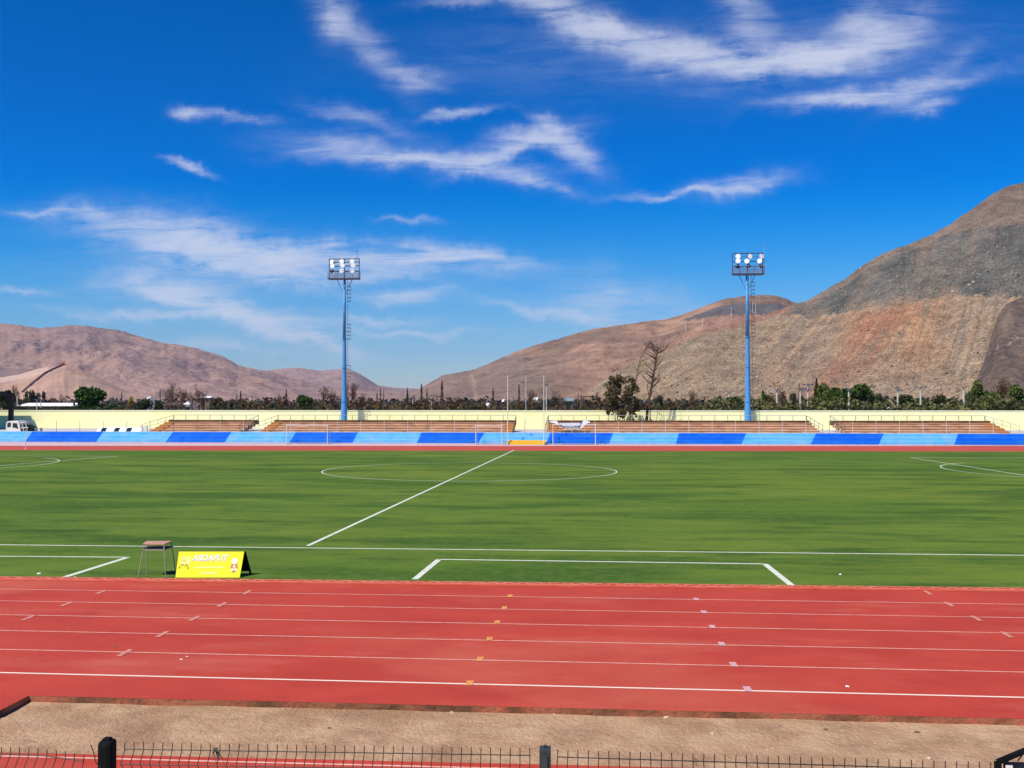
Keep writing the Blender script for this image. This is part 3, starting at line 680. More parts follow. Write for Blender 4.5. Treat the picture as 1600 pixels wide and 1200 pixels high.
def post(px0, px1, py, D, lb, m_, round_):
    a = atD(px0, py, D); b = atD(px1, py, D); c = (a+b)/2; wd = (b-a).length
    r = empty('fence_post', (c.x, c.y, .52), lb, 'fence post')
    m = MB()
    m.box(c.x-wd/2, c.x+wd/2, c.y-wd/2, c.y+wd/2, .52, c.z-.012)
    m.build('post', m_, r, bev=.022 if round_ else .004)
    m = MB(); m.box(c.x-wd/2+.02, c.x+wd/2-.02, c.y-wd/2+.02, c.y+wd/2-.02, c.z-.0115, c.z-.004 if round_ else c.z); m.build('cap', m_, r, bev=.003)
    for z in (c.z-.35, c.z-.85, 1.0):
        MB().box(c.x-wd/2-.012, c.x+wd/2+.012, c.y-wd/2-.006, c.y-wd/2-.001, z, z+.03).build('clamp', m_, r)
    if not round_: MB().box(c.x-.013, c.x+.013, c.y-wd/2-.010, c.y-wd/2-.0065, c.z-.3, c.z-.035).build('front_strip', m_, r)
post(156, 179.5, 1151.5, 4.7, 'thick black fence post, the left of the two in the foreground', BLACK, True)
post(843, 860.5, 1164, 4.55, 'slim grey black fence post in the middle foreground', POSTG, False)
# bent loose wire at the left post
m = MB(); L = [atD(x, y, 4.66) for x, y in ((142,1164),(145,1172),(147.5,1180),(149,1190),(154,1196),(158,1199))]
for a, b in zip(L[:-1], L[1:]): m.tube(a, b, .0024, .0024, 5)
tag(m.build('loose_wire', WIRE), 'bent loose black wire beside the thick black post', 'wire')
# black frame at right edge
bf = empty('steel_frame', (*atD(1560, 1195, 4.1)[:2], .52), 'black steel frame with a slanting top bar at the bottom right corner', 'frame')
D = 4.1; P0 = atD(1559, 1190.5, D); P1 = atD(1640, 1157, D)
MB().bar((P0.x, P0.y, P0.z-.0), (P1.x, P1.y, P1.z), .022, .018).build('top_bar', BLACK, bf)
m = MB(); m.box(P0.x-.012, P0.x+.012, P0.y-.012, P0.y+.012, .52, P0.z); m.box(P1.x-.012, P1.x+.012, P1.y-.012, P1.y+.012, .52, P1.z); m.build('upright', BLACK, bf)
a = atD(1568, 1190.5, D+.02); b = atD(1640, 1190.5, D+.02)
MB().box(a.x, b.x, a.y-.004, a.y+.004, .9, a.z).build('dark_panel', mat('navy_black_panel', (.008,.008,.02), .5), bf)
m = MB(); m.bar(atD(1590,1189,D), atD(1601,1175,D), .004, .004); m.bar(atD(1574,1190,D), atD(1577,1183,D), .006, .006); m.build('thin_rod', BLACK, bf)
a = atD(1571, 1195.5, D-.01); MB().box(a.x, a.x+.03, a.y-.004, a.y, a.z-.04, a.z).build('white_sticker', WHT, bf)
# dry twigs caught in the fence
for (px, py, D_, lb) in ((333,1174,4.66,'tuft of dry weed caught in the middle fence panel'), (1084,1193,4.28,'small dry twig caught in the right fence panel')):
    m = MB(); rr = random.Random(int(px)); c = atD(px, py, D_)+Vector((0, .03, 0))
    for k in range(26 if px < 500 else 6):
        d = Vector((rr.uniform(-.02, .05), rr.uniform(-.01, .01), rr.uniform(-.10, .01) if k > 6 else rr.uniform(-.02,.015))); q = c+Vector((rr.uniform(-.012,.012), 0, rr.uniform(-.01,.01)))
        m.tube(q, q+d*.5, .0016, .0012, 4); m.tube(q+d*.5, q+d+Vector((rr.uniform(-.01,.01),0,-.01)), .0012, .0006, 4)
    tag(m.build('dry_weed', mat('weed_dark', (.06,.05,.03), .9, island=.5)), lb, 'weed')

# ------------------------------------------------------------------ stones, litter, footprints
STONE = mat('pale_stone', (.62,.50,.40), .9, (.5,.38,.28), 20, bump=.004)
STONED = mat('dark_stone', (.10,.07,.05), .9, (.16,.11,.08), 20)
PAPER = mat('white_litter', (.85,.85,.80), .8)
def stone(px, py, w_, lb, m_=STONE, z=-.1, cat='stone', flat=.6, name='stone'):
    c = atZ(px, py, z); import bmesh
    bm = bmesh.new(); bmesh.ops.create_icosphere(bm, subdivisions=2, radius=1); rr = random.Random(int(px*7+py)); sd = rr.random()*50
    for v in bm.verts:
        k = 1+.35*mn.noise(v.co*1.3+Vector((sd, 0, 0))); v.co = Vector((v.co.x*k*w_/2, v.co.y*k*w_/2*.8, v.co.z*k*w_/2*flat))
    me_ = bpy.data.meshes.new(name); bm.to_mesh(me_); bm.free(); me_.materials.append(m_)
    o = bpy.data.objects.new(name, me_); col.objects.link(o); o.location = (c.x, c.y, z+w_*flat*.25); return tag(o, lb, cat)
stone(1041,1122.5,.075,'largest pale stone in the dirt just below the track edge')
stone(1113,1147.5,.06,'flat pale stone in the dirt, right of and below the largest one')
stone(706,1114.5,.06,'pale stone below the track edge near the middle of the dirt')
stone(866,1117,.05,'pale stone below the track edge just right of the middle')
stone(1452,1186,.06,'pale stone in the dirt close to the right end of the fence')
stone(515,1139,.06,'brownish stone lying alone in the dirt left of the middle', STONED)
stone(14,1136,.06,'dark flat stone in the dirt near the left corner', STONED, flat=.25)
stone(1290,1140,.06,'dark stone in the dirt on the right side', STONED, flat=.3)
stone(1433,1144.5,.075,'dark elongated stone in the dirt far right', STONED, flat=.3)
stone(1219,1135,.07,'dark sliver of stone in the dirt right of the middle', STONED, flat=.25)
stone(1324,1073,.06,'white scrap on the outer red lane near the last line', PAPER, 0, 'litter', .4, 'litter')
stone(61,897,.10,'white scrap of litter on the turf at far left', PAPER, .004, 'litter', .4, 'litter')
stone(117,903.5,.09,'small pale brown ball of litter beside the white corner line', STONE, .004, 'litter', .6, 'litter')
stone(1313,898,.07,'white scrap of litter on the turf right of the technical area lines', PAPER, .004, 'litter', .5, 'litter')
stone(283,1030.5,.05,'tiny pale scrap on the red track left of the middle', PAPER, 0, 'litter', .3, 'litter')
stone(292,1026,.04,'tiny pale scrap just above another on the red track', PAPER, 0, 'litter', .3, 'litter')
stone(182,1012,.05,'tiny dark chip on the red track at left', STONED, 0, 'stone', .4)
m = MB(); rr = random.Random(11)
for k in range(9000):
    x = rr.uniform(-9, 9); y = yn(x)+rr.random()*(yo(x)-yn(x)-.05)+.03
    if pc.x-(pc.y-y)*1.6 > x-.15: continue
    s_ = .004+.014*rr.random()**4; c = Vector((x, y, -.1+s_*.3)); a = rr.random()*6
    i = len(m.v)
    for t in range(5): m.v.append((c.x+s_*math.cos(a+t*1.257)*rr.uniform(.7,1.2), c.y+s_*math.sin(a+t*1.257), -.101))
    m.v.append((c.x, c.y, -.1+s_*.8))
    for t in range(5): m.f.append((i+t, i+(t+1) % 5, i+5))
o = m.build('pebbles', mat('pebbles', (.38,.25,.14), .9, island=.5)); tag(o, 'fine pebbles scattered over the dirt strip beside the track', 'gravel', kind='stuff')
# soft dirt relief between track and runway
def dirt_bed():
    xs = np.linspace(-10, 10, 330); ny = 44; m = MB(); 
    for x in xs:
        y0, y1 = yn(x)+.0, yo(x)-.004
        for j in range(ny+1):
            t = j/ny; y = y0+(y1-y0)*t; e = min(1, t*8, (1-t)*6)
            z = -.098+.02*e*mn.fractal(Vector((x*1.1, y*2.2, 0)), 1, 2, 4)+.010*e*mn.noise(Vector((x*7, y*9, 3)))+.02*math.exp(-((1-t)/.07)**2)*(.5+mn.noise(Vector((x*.9, 0, 7))))
            for (hx, hy, hr) in HOLES:
                q = ((x-hx)**2+((y-hy)*1.6)**2)/hr**2
                if q < 6: z += -.03*math.exp(-q)+.014*math.exp(-(q-2.2)**2)
            m.v.append((x, y, max(z, -.135)))
    n = ny+1
    for i in range(len(xs)-1):
        for j in range(ny):
            xm = xs[i]; ym = m.v[i*n+j][1]
            if pc.x-(pc.y-ym)*((pc.x-q4x)/(pc.y-q4y)) > xm: continue
            m.f.append((i*n+j, (i+1)*n+j, (i+1)*n+j+1, i*n+j+1))
    o = m.build('dirt_bed', DIRT, smooth=True); struct(o)
q4x, q4y = pts[4]
HOLES = [(*atZ(x, y, -.1)[:2], r_) for x, y, r_ in ((728,1131,.07),(745,1136,.06),(760,1130,.09),(790,1134,.07),(985,1135,.09),(990,1145,.08),(1075,1143,.06),(820,1133,.07),(620,1160,.06),(580,1100,.05),(640,1130,.05))]
dirt_bed()

# ------------------------------------------------------------------ terrain
def attr_mat(name, sc, bump, speck=0, spc=(.5,.5,.48), vs=.6, rough=.95, var=.25, aniso=None):
    m = bpy.data.materials.new(name); m.use_nodes = True; t = m.node_tree; b = t.nodes['Principled BSDF']; b.inputs['Roughness'].default_value = rough; b.inputs['Specular IOR Level'].default_value = .1
    at = t.nodes.new('ShaderNodeAttribute'); at.attribute_name = 'Col'
    tcn = t.nodes.new('ShaderNodeTexCoord'); vec = tcn.outputs['Object']
    if aniso:
        mpn = t.nodes.new('ShaderNodeMapping'); mpn.inputs['Rotation'].default_value = aniso[0]; mpn.inputs['Scale'].default_value = aniso[1]; t.links.new(vec, mpn.inputs[0]); vec = mpn.outputs[0]
    def nz(s, d=9, r=.65):
        n = t.nodes.new('ShaderNodeTexNoise'); n.inputs['Scale'].default_value = s; n.inputs['Detail'].default_value = d; n.inputs['Roughness'].default_value = r; t.links.new(vec, n.inputs['Vector']); return n.outputs[0]
    def rng(x, a, b_, c, d):
        r = t.nodes.new('ShaderNodeMapRange'); 
        for i, v in enumerate((a, b_, c, d)): r.inputs[i+1].default_value = v
        t.links.new(x, r.inputs[0]); return r.outputs[0]
    h = t.nodes.new('ShaderNodeHueSaturation'); t.links.new(at.outputs['Color'], h.inputs['Color']); t.links.new(rng(nz(sc), .3, .7, 1-var, 1+var), h.inputs['Value'])
    out = h.outputs[0]
    if speck:
        v = t.nodes.new('ShaderNodeTexVoronoi'); v.inputs['Scale'].default_value = vs; t.links.new(tcn.outputs['Object'], v.inputs['Vector'])
        s1 = t.nodes.new('ShaderNodeSeparateColor'); t.links.new(v.outputs['Color'], s1.inputs[0])
        h2 = t.nodes.new('ShaderNodeHueSaturation'); t.links.new(out, h2.inputs['Color']); t.links.new(rng(s1.outputs[1], 0, 1, 1-speck*.6, 1+speck*.6), h2.inputs['Value'])
        mx = t.nodes.new('ShaderNodeMix'); mx.data_type = 'RGBA'
        pw = t.nodes.new('ShaderNodeMath'); pw.operation = 'MULTIPLY'; t.links.new(rng(s1.outputs[0], .86, .97, 0, 1), pw.inputs[0]); t.links.new(rng(nz(.03, 5), .42, .62, 0, .8), pw.inputs[1])
        t.links.new(pw.outputs[0], mx.inputs[0]); t.links.new(h2.outputs[0], mx.inputs[6]); mx.inputs[7].default_value = (*spc, 1); out = mx.outputs[2]
    t.links.new(out, b.inputs['Base Color'])
    bn = t.nodes.new('ShaderNodeBump'); bn.inputs['Strength'].default_value = 1; bn.inputs['Distance'].default_value = bump; t.links.new(nz(sc*2.2), bn.inputs['Height']); t.links.new(bn.outputs[0], b.inputs['Normal'])
    if speck:
        bn2 = t.nodes.new('ShaderNodeBump'); bn2.inputs['Distance'].default_value = .8; t.links.new(v.outputs['Distance'], bn2.inputs['Height']); t.links.new(bn.outputs[0], bn2.inputs['Normal']); t.links.new(bn2.outputs[0], b.inputs['Normal']); bn2.inputs['Strength'].default_value = .7
    return m
def itp(pts_, x):
    xs_ = [p[0] for p in pts_]; ys_ = [p[1] for p in pts_]; return float(np.interp(x, xs_, ys_))
def terrain(name, sil, foot, ridge, nU, nV, hfun, S, colf, m_, smooth=True, rough=1.5, z0=-1.5, back=.5, jag=0):
    """sil: skyline in photo pixels; foot(px), ridge(px): forward distances; heights follow from the skyline at that distance"""
    px0, px1 = sil[0][0], sil[-1][0]; V_ = []; C_ = []; nb = max(6, nV//6)
    for i in range(nU+1):
        px = px0+(px1-px0)*i/nU; ys_ = itp(sil, px)+jag*(mn.noise(Vector((px*.09, 0, 2)))+.6*mn.noise(Vector((px*.35, 0, 5)))); df, dr = foot(px), ridge(px); top = atD(px, ys_, dr); hz = CAMH
        for j in range(nV+nb+1):
            v = j/nV if j <= nV else 1+back*(j-nV)/nb
            d = df+(dr-df)*v; q = atD(px, 632, d)
            if v <= 1: z = z0+(top.z-z0)*S(px, v)
            else: z = z0+(top.z-z0)*max(0, 1-(v-1)/back)**1.2
            e = min(1, v*5)*(1 if v < .8 else max(.06, (1-v)*5) if v < 1 else .06)
            p = Vector((q.x, q.y, z)); p.z += e*hfun(px, v, p)*(top.z-z0); p.z += rough*mn.fractal(Vector((p.x*.02, p.y*.02, p.z*.02))*(60/max(60, dr/10)), 1, 2, 3)*(.25 if .9 < v < 1.1 else 1)*min(1, v*8) 
            V_.append(p); C_.append(colf(px, v, p))
    n = nV+nb+1; F_ = [(i*n+j, (i+1)*n+j, (i+1)*n+j+1, i*n+j+1) for i in range(nU) for j in range(n-1)]
    me_ = bpy.data.meshes.new(name); me_.from_pydata([tuple(p) for p in V_], [], F_); me_.update(); me_.materials.append(m_)
    ca = me_.color_attributes.new('Col', 'FLOAT_COLOR', 'POINT'); ca.data.foreach_set('color', [c for q in C_ for c in (*q, 1)])
    if smooth: me_.polygons.foreach_set('use_smooth', [True]*len(F_))
    o = bpy.data.objects.new(name, me_); col.objects.link(o); struct(o); return o, BVHTree.FromPolygons(V_, F_)
def lerp3(a, b, t): t = max(0, min(1, t)); return tuple(x+(y-x)*t for x, y in zip(a, b))
def ridged(x, y, o=5, s=0):
    a, amp, f, tot = 0, 1, 1, 0
    for k in range(o):
        a += amp*(1-abs(mn.noise(Vector((x*f, y*f, s+k*7.3))))*2); tot += amp; amp *= .5; f *= 2.05
    return a/tot
MT_FAR = attr_mat('far_mountain', .007, 42, var=.22)
MT_MID = attr_mat('red_mountain', .028, 9, var=.34)
MT_DUNE = attr_mat('pale_spoil', .02, 3, var=.14)
MT_DUMP = attr_mat('rock_spoil', .09, .9, speck=.62, vs=1.1, var=.36, spc=(.40,.34,.25))
# far left range
silL = [(-1500,632),(-900,575),(-400,545),(-160,520),(-60,508),(0,506),(20,507),(60,513),(95,510),(130,508),(155,512),(185,515),(215,524),(250,534),(300,542),(330,551),(350,558),(372,571),(400,577),(425,581),(450,590),(520,605),(600,612),(720,620),(800,625)]
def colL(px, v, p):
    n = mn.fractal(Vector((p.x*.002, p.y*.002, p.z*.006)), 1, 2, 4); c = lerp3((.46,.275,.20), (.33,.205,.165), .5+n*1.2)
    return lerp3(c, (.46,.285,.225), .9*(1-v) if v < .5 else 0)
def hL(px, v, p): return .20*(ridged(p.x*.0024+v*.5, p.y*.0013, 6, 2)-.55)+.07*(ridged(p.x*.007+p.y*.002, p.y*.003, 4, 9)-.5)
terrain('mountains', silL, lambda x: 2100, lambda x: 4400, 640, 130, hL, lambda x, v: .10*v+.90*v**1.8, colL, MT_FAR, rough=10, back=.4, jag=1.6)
silL2 = [(300,622),(340,600),(380,585),(415,579),(440,576),(465,574.5),(500,579),(530,576.5),(548,577.5),(562,584),(575,592),(590,602),(615,606),(660,608),(720,612),(800,618),(900,625)]
def colL2(px, v, p):
    n = mn.fractal(Vector((p.x*.001, p.y*.001, p.z*.004)), 1, 2, 4); return lerp3((.46,.28,.21), (.36,.225,.18), .5+n)
def hL2(px, v, p): return .22*(ridged(p.x*.0014, p.y*.0008, 4, 5)-.55)
terrain('distant_mountains', silL2, lambda x: 4600, lambda x: 6300, 260, 60, hL2, lambda x, v: v**1.3, colL2, MT_FAR, rough=12, back=.3)
# pale spoil dune at left with dark ledge
silD = [(-700,632),(-200,600),(-60,592),(0,590),(30,585),(55,577),(82,571.5),(102,570),(125,577),(150,588),(175,600),(200,613),(235,622),(270,630)]
def colD(px, v, p):
    n = mn.fractal(Vector((p.x*.03, p.y*.01, p.z*.02)), 1, 2, 4); c = lerp3((.44,.275,.195), (.35,.22,.17), .5+n)
    y = pix(p)[1]
    if px < 75 and v > .8: c = lerp3(c, (.52,.37,.29), .7)
    return c
def hD(px, v, p): return .035*(ridged(px*.09, v*1.2, 3, 4)-.5)
_, bvhD = terrain('spoil_dune', silD, lambda x: 1000, lambda x: 1300, 300, 60, hD, lambda x, v: v*.98+.02*v*v, colD, MT_DUNE, rough=.8, back=.6)
silK = [(-700,630),(-260,590),(-100,578),(0,575.5),(25,576),(60,577.5),(100,571),(125,580),(160,600),(190,622)]
terrain('dark_ledge', silK, lambda x: 1450, lambda x: 1650, 120, 30, lambda *a: 0, lambda x, v: v, lambda px, v, p: lerp3((.11,.09,.10), (.22,.15,.13), mn.noise(p*.01)+.5), MT_DUNE, rough=2, back=.5)
# red mountain in the middle
silM = [(560,632),(620,622),(655,608),(675,596),(690,587),(705,584),(740,578),(765,568),(800,552),(830,541),(862,532),(900,521),(930,513),(965,508),(1000,503),(1040,499),(1065,493),(1085,485),(1110,475),(1135,466),(1165,462),(1190,460.5),(1215,462),(1232,468),(1248,474),(1275,476),(1320,480),(1400,500),(1500,540)]
silMi = lambda px: itp(silM, px)
def colM(px, v, p):
    x, y = pix(p); n = mn.fractal(Vector((p.x*.008, p.y*.008, p.z*.02)), 1, 2, 5)
    c = lerp3((.37,.22,.145), (.235,.15,.108), .5+n*1.9); c = lerp3(c, (.16,.105,.08), .5*max(0, mn.noise(Vector((x*.02, p.z*.11, 4)))*2-.2))
    if x < 900: c = lerp3(c, (.24,.17,.14), max(0, min(1, (905-x)/110))*max(0, min(1, (y-540)/25)))
    if x < 800: c = lerp3(c, (.30,.165,.13), .45*(.5+.5*math.sin(y*.9+mn.noise(Vector((x*.02, y*.1, 0)))*3)))
    if 735 < x+(y-590)*-.2+3*mn.noise(Vector((y*.1,0,0))) < 741 and y > 584: c = lerp3(c, (.36,.25,.17), .6)
    c = lerp3(c, (.36,.215,.155), .6*max(0, min(1, (x-860)/120))*max(0, min(1, (y-520)/50)))
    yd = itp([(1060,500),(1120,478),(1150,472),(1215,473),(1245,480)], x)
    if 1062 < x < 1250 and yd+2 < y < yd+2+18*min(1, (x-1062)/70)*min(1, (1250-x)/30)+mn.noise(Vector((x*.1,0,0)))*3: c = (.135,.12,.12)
    if x > 1100 and y > itp([(1000,530),(1060,512),(1130,492),(1240,492)], x)+4*mn.noise(Vector((x*.08,1,0))): c = lerp3((.30,.15,.105), (.34,.22,.165), .5+.5*mn.noise(Vector((x*.03,y*.25,0))))
    return c
def hM(px, v, p): w_ = mn.noise(Vector((p.x*.006, p.y*.006, 1)))*1.6; return .10*(ridged(p.x*.0085+w_, p.y*.0045+w_*.6, 7, 6)-.55)+.03*(ridged(p.x*.03, p.y*.012, 4, 8)-.5)
_, bvhM = terrain('red_mountain', silM, lambda x: 800, lambda x: 1500, 420, 150, hM, lambda x, v: .3*v+.7*v**1.5, colM, MT_MID, rough=4, back=.5, jag=1.2)
# big spoil heap at right
silR = [(880,640),(900,626),(915,612),(930,602),(957,583),(985,570),(1007,558),(1025,549),(1060,532),(1080,522),(1100,514),(1130,509),(1170,500),(1205,489),(1235,478),(1262,470),(1280,460),(1300,447.5),(1322,436),(1341,421),(1360,408),(1382,396),(1400,389),(1425,381),(1442,373),(1456,368),(1470,360),(1488,350),(1502,340),(1520,328),(1540,314),(1558,301),(1575,293),(1590,288),(1600,286.5),(1680,262),(1780,240),(1900,235),(2300,250),(3000,632)]
bench = [(880,500),(1100,480),(1235,490),(1262,498),(1290,492),(1330,487),(1400,478),(1430,470),(1470,464),(1510,461),(1560,466),(1600,463),(1700,455),(1900,450),(2300,470),(2500,600)]
def benchv(px):
    yb2 = itp(bench, px); ys_ = itp(silR, px); 
    return (637-yb2)/(637-ys_) if ys_ < yb2-6 else 2
def SR(px, v):
    b = benchv(px)*.97
    if b > 1: return v
    # steep face, narrow shelf, steep face
    vb = b*.90; ve = vb+.05
    if v < vb: return v/vb*b*.985
    if v < ve: return b*.985+(v-vb)/(ve-vb)*b*.015
    return b+(v-ve)/(1-ve)*(1-b)
def streak(x, y):
    k = itp([(950,1.05),(1150,.95),(1300,.75),(1420,.4),(1560,.12),(1700,0)], x); return x+(y-480)*k
def colR(px, v, p):
    x, y = pix(p); s_ = streak(x, y); n1 = mn.fractal(Vector((s_*.035, y*.006, 0)), 1, 2, 4); n2 = mn.fractal(Vector((s_*.15, y*.012, 5)), 1, 2, 3); n3 = mn.fractal(Vector((x*.02, y*.03, 9)), 1, 2, 4)
    yb2 = itp(bench, x)+5*mn.noise(Vector((x*.05, 0, 3)))+3*mn.noise(Vector((x*.2, 0, 3)))
    if y < yb2 and x > 1235:
        c = lerp3((.145,.130,.110), (.092,.090,.080), .5+n3)
        c = lerp3(c, (.30,.19,.125), max(0, min(1, (n1+.1)*1.3))*.3)
        yt2 = itp([(1380,376),(1440,374),(1500,362),(1560,352),(1600,350),(1700,345)], x)+3*mn.noise(Vector((x*.06,2,0)))
        if x > 1380 and y < yt2: c = lerp3((.165,.115,.09), (.20,.15,.11), .5+n3)
        if y-itp(silR, x) < 10 and x < 1500: c = lerp3(c, (.24,.165,.12), .5)
        return lerp3(c, (.33,.21,.13), max(0, min(1, 1-(yb2-y)/22))*max(0, min(1, .4+1.9*mn.noise(Vector((x*.028, .5, 0))))))
    # lower face
    c = lerp3((.30,.200,.130), (.235,.168,.118), .5+n1)
    c = lerp3(c, (.33,.175,.095), max(0, min(1, (x-1290)/70))*max(0, min(1, (1500-x)/60))*max(0, min(1, (600-y)/70)))
    rb = abs(s_-1385+ (y-480)*.05)/42
    c = lerp3(c, (.29,.115,.07), max(0, 1-rb)*.65)
    rb = abs(s_-1305)/25; c = lerp3(c, (.27,.14,.09), max(0, 1-rb)*.45)
    c = lerp3(c, (.20,.16,.12), max(0, min(.8, n2*1.3)))
    c = lerp3(c, (.35,.24,.14), max(0, min(.7, -n2*1.2-.05)))
    if x < 1240: c = lerp3(c, (.25,.18,.115), .55*max(0, min(1, (1240-x)/90)))
    if x < 1250: c = lerp3(c, (.30,.155,.105), max(0, min(1, (9-(y-itp(silR, x)))/5))*max(0, min(1, (x-1000)/60))*.9)
    if x > 1235 and y-yb2 < 4: c = lerp3(c, (.40,.28,.18), .4*max(0, min(1, .6+2*mn.noise(Vector((x*.05, 4, 0))))))
    return c
def hR(px, v, p):
    s_ = streak(*pix(p)); return .030*(ridged(s_*.026, v*.5, 5, 11)-.5)
_, bvhR = terrain('spoil_heap', silR, lambda x: itp([(880,520),(1100,430),(1600,390),(1900,370)], x), lambda x: itp([(880,560),(1100,610),(1300,690),(1600,760),(1900,800)], x), 760, 190, hR, SR, colR, MT_DUMP, rough=.7, back=.8, jag=1.3)
silC = [(1500,640),(1512,632),(1520,612),(1528,590),(1540,560),(1551,525),(1558,500),(1566,484),(1580,472),(1600,465),(1650,455),(1750,450),(1900,448),(2200,500),(2500,632)]
terrain('dark_spoil_cone', silC, lambda x: 360, lambda x: itp([(1500,385),(1560,470),(1900,520)], x), 160, 70, lambda px, v, p: .015*(ridged(px*.05, v, 3, 2)-.5), lambda x, v: v, 
        lambda px, v, p: lerp3((.105,.078,.068), (.15,.105,.08), .5+mn.fractal(Vector((px*.04, v*3, 0)), 1, 2, 4)), attr_mat('dark_rock_spoil', .05, 1.0, speck=.4, spc=(.3,.24,.2), vs=.5), rough=.8, back=.25)

# boulders on the heap read as many: one object
m = MB(); rr = random.Random(5); cnt = 0
while cnt < 2600:
    x = rr.uniform(1010, 1600); y = rr.uniform(340, 628)
    if rr.random() > (.9 if (x > 1250 and y < itp(bench, x)) else .35+.5*(y > 580)): continue
    d = ray(x, y).normalized(); h = bvhR.ray_cast(C0, d)
    if h[0] is None: continue
    p = h[0]; s_ = .35+1.3*rr.random()**4; i = len(m.v)
    for t in range(6):
        a = Vector((rr.gauss(0, 1), rr.gauss(0, 1), rr.gauss(0, .8))).normalized()*s_*rr.uniform(.6, 1); 
    c8 = [Vector(((-1)**(k & 1), (-1)**((k >> 1) & 1), (-1)**(k >> 2)))*s_*.5 for k in range(8)]
    ro = Matrix.Rotation(rr.random()*6, 3, Vector((rr.random(), rr.random(), rr.random())).normalized())
    m.v += [tuple(p+ro@(q*rr.uniform(.6, 1.1))) for q in c8]
    m.f += [tuple(i+k for k in q) for q in ((0,2,3,1),(4,5,7,6),(0,1,5,4),(2,6,7,3),(0,4,6,2),(1,3,7,5))]; cnt += 1
tag(m.build('boulders', mat('boulder', (.27,.205,.145), .9, island=.45)), 'loose boulders and rocks strewn over the spoil heap', 'boulders', kind='stuff')

# conveyor on the pale dune
cvy = empty('conveyor', tuple(atD(40, 612, 1150)), 'long dark inclined conveyor climbing the pale dune at the far left', 'conveyor')
L = []
for px, py in ((35,613.5),(50,600),(70,584),(85,576.5),(97,571)):
    h = bvhD.ray_cast(C0, ray(px, py).normalized()); L.append(h[0]+Vector((0, 0, 1.2)) if h[0] else atD(px, py, 1240))
m = MB(); 
for a, b in zip(L[:-1], L[1:]): m.bar(a, b, 2.2, 1.7)
m.build('gallery', RUST, cvy); m = MB()
for k in range(9):
    t = k/8*(len(L)-1); i = min(int(t), len(L)-2); p = L[i].lerp(L[i+1], t-i); m.box(p.x-.5, p.x+.5, p.y-.5, p.y+.5, p.z-9, p.z-.6)
m.build('trestle', RUST, cvy)
e = L[-1]; m = MB(); m.box(e.x-1, e.x+2.6, e.y-2, e.y+2, e.z, e.z+3.2); m.box(e.x, e.x+6, e.y-1.2, e.y+1.2, e.z-.8, e.z+.4); m.build('drive_head', REDP, cvy)

# masts on the red mountain
for px, y0, y1, lb in ((1071,516,503,'white mast low on the red mountain left of the right tower'),(1143,495,480,'thin mast on the red mountain just left of the right tower'),(1176,488,471,'left one of two thin masts right of the right tower\'s pole'),(1180.5,488,472,'right one of two thin masts right of the right tower\'s pole'),(1098,510,497,'faint mast on the red mountain midway to the right tower')):
    h = bvhM.ray_cast(C0, ray(px, y0).normalized()); p = h[0] if h[0] else atD(px, y0, 1100); d = (p-C0).dot(FH); zt = atD(px, y1, d).z
    m = MB(); m.tube((p.x, p.y, p.z-2), (p.x, p.y, zt), .42, .3, 6); m.box(p.x-1, p.x+1, p.y-1, p.y+1, p.z-2, p.z+.5)
    tag(m.build('mast', CONC), lb, 'mast', 'masts on the red mountain')

# ------------------------------------------------------------------ vegetation
def leafmat(name, c, c2, isl=.45): return mat(name, c, .7, c2, 1.2, thr=(.35,.65), island=isl, trans=.25, spec=.15)
LG = {'green': leafmat('leaf_green', (.075,.125,.022), (.045,.085,.018)), 'dark': leafmat('leaf_dark', (.032,.042,.015), (.05,.065,.022)),
      'grey': leafmat('leaf_greygreen', (.075,.08,.05), (.055,.06,.04)), 'olive': leafmat('leaf_olive', (.15,.14,.05), (.10,.105,.035)), 'brown': leafmat('leaf_brown', (.09,.058,.03), (.12,.08,.04)),
      'yellow': leafmat('leaf_yellow', (.26,.17,.02), (.17,.13,.02)), 'twig': leafmat('twigs', (.10,.06,.045), (.14,.09,.065), .3), 'blue': leafmat('leaf_bluegrey', (.045,.055,.05), (.06,.065,.06)), 'bushy': leafmat('leaf_bushy', (.15,.105,.05), (.10,.09,.04), .6), 'bright': leafmat('leaf_bright', (.11,.145,.028), (.075,.11,.022))}
def leaf(m, c, s_, rr, asp=1.5):
    a = Vector((rr.gauss(0,1), rr.gauss(0,1), rr.gauss(0,1))).normalized(); b = a.cross(Vector((rr.gauss(0,1), rr.gauss(0,1), rr.gauss(0,1)))).normalized()
    a = a*s_*asp*.5; b = b*s_*.5; i = len(m.v)
    m.v += [tuple(c-a), tuple(c-a*.1+b), tuple(c+a), tuple(c-a*.1-b)]; m.f.append((i, i+1, i+2, i+3))
def limbs(m, base_, top_, rad, rr, n, spread, lev=1):
    m.tube(base_, top_, rad, rad*.45, 7)
    for k in range(n):
        t = rr.uniform(.35, .98); p = base_.lerp(top_, t); d = Vector((rr.uniform(-1,1)*spread, rr.uniform(-1,1)*spread, rr.uniform(.15,.55)*(1-t*.4))); q = p+d*.5
        m.tube(p, q, rad*.4, rad*.15, 5, cap=False)
        if lev:
            for _ in range(3):
                u = rr.uniform(.3, 1); g = p.lerp(q, u); m.tube(g, g+Vector((rr.uniform(-1,1), rr.uniform(-1,1), rr.uniform(0,1)))*.16*spread*2, rad*.14, rad*.05, 4, cap=False)
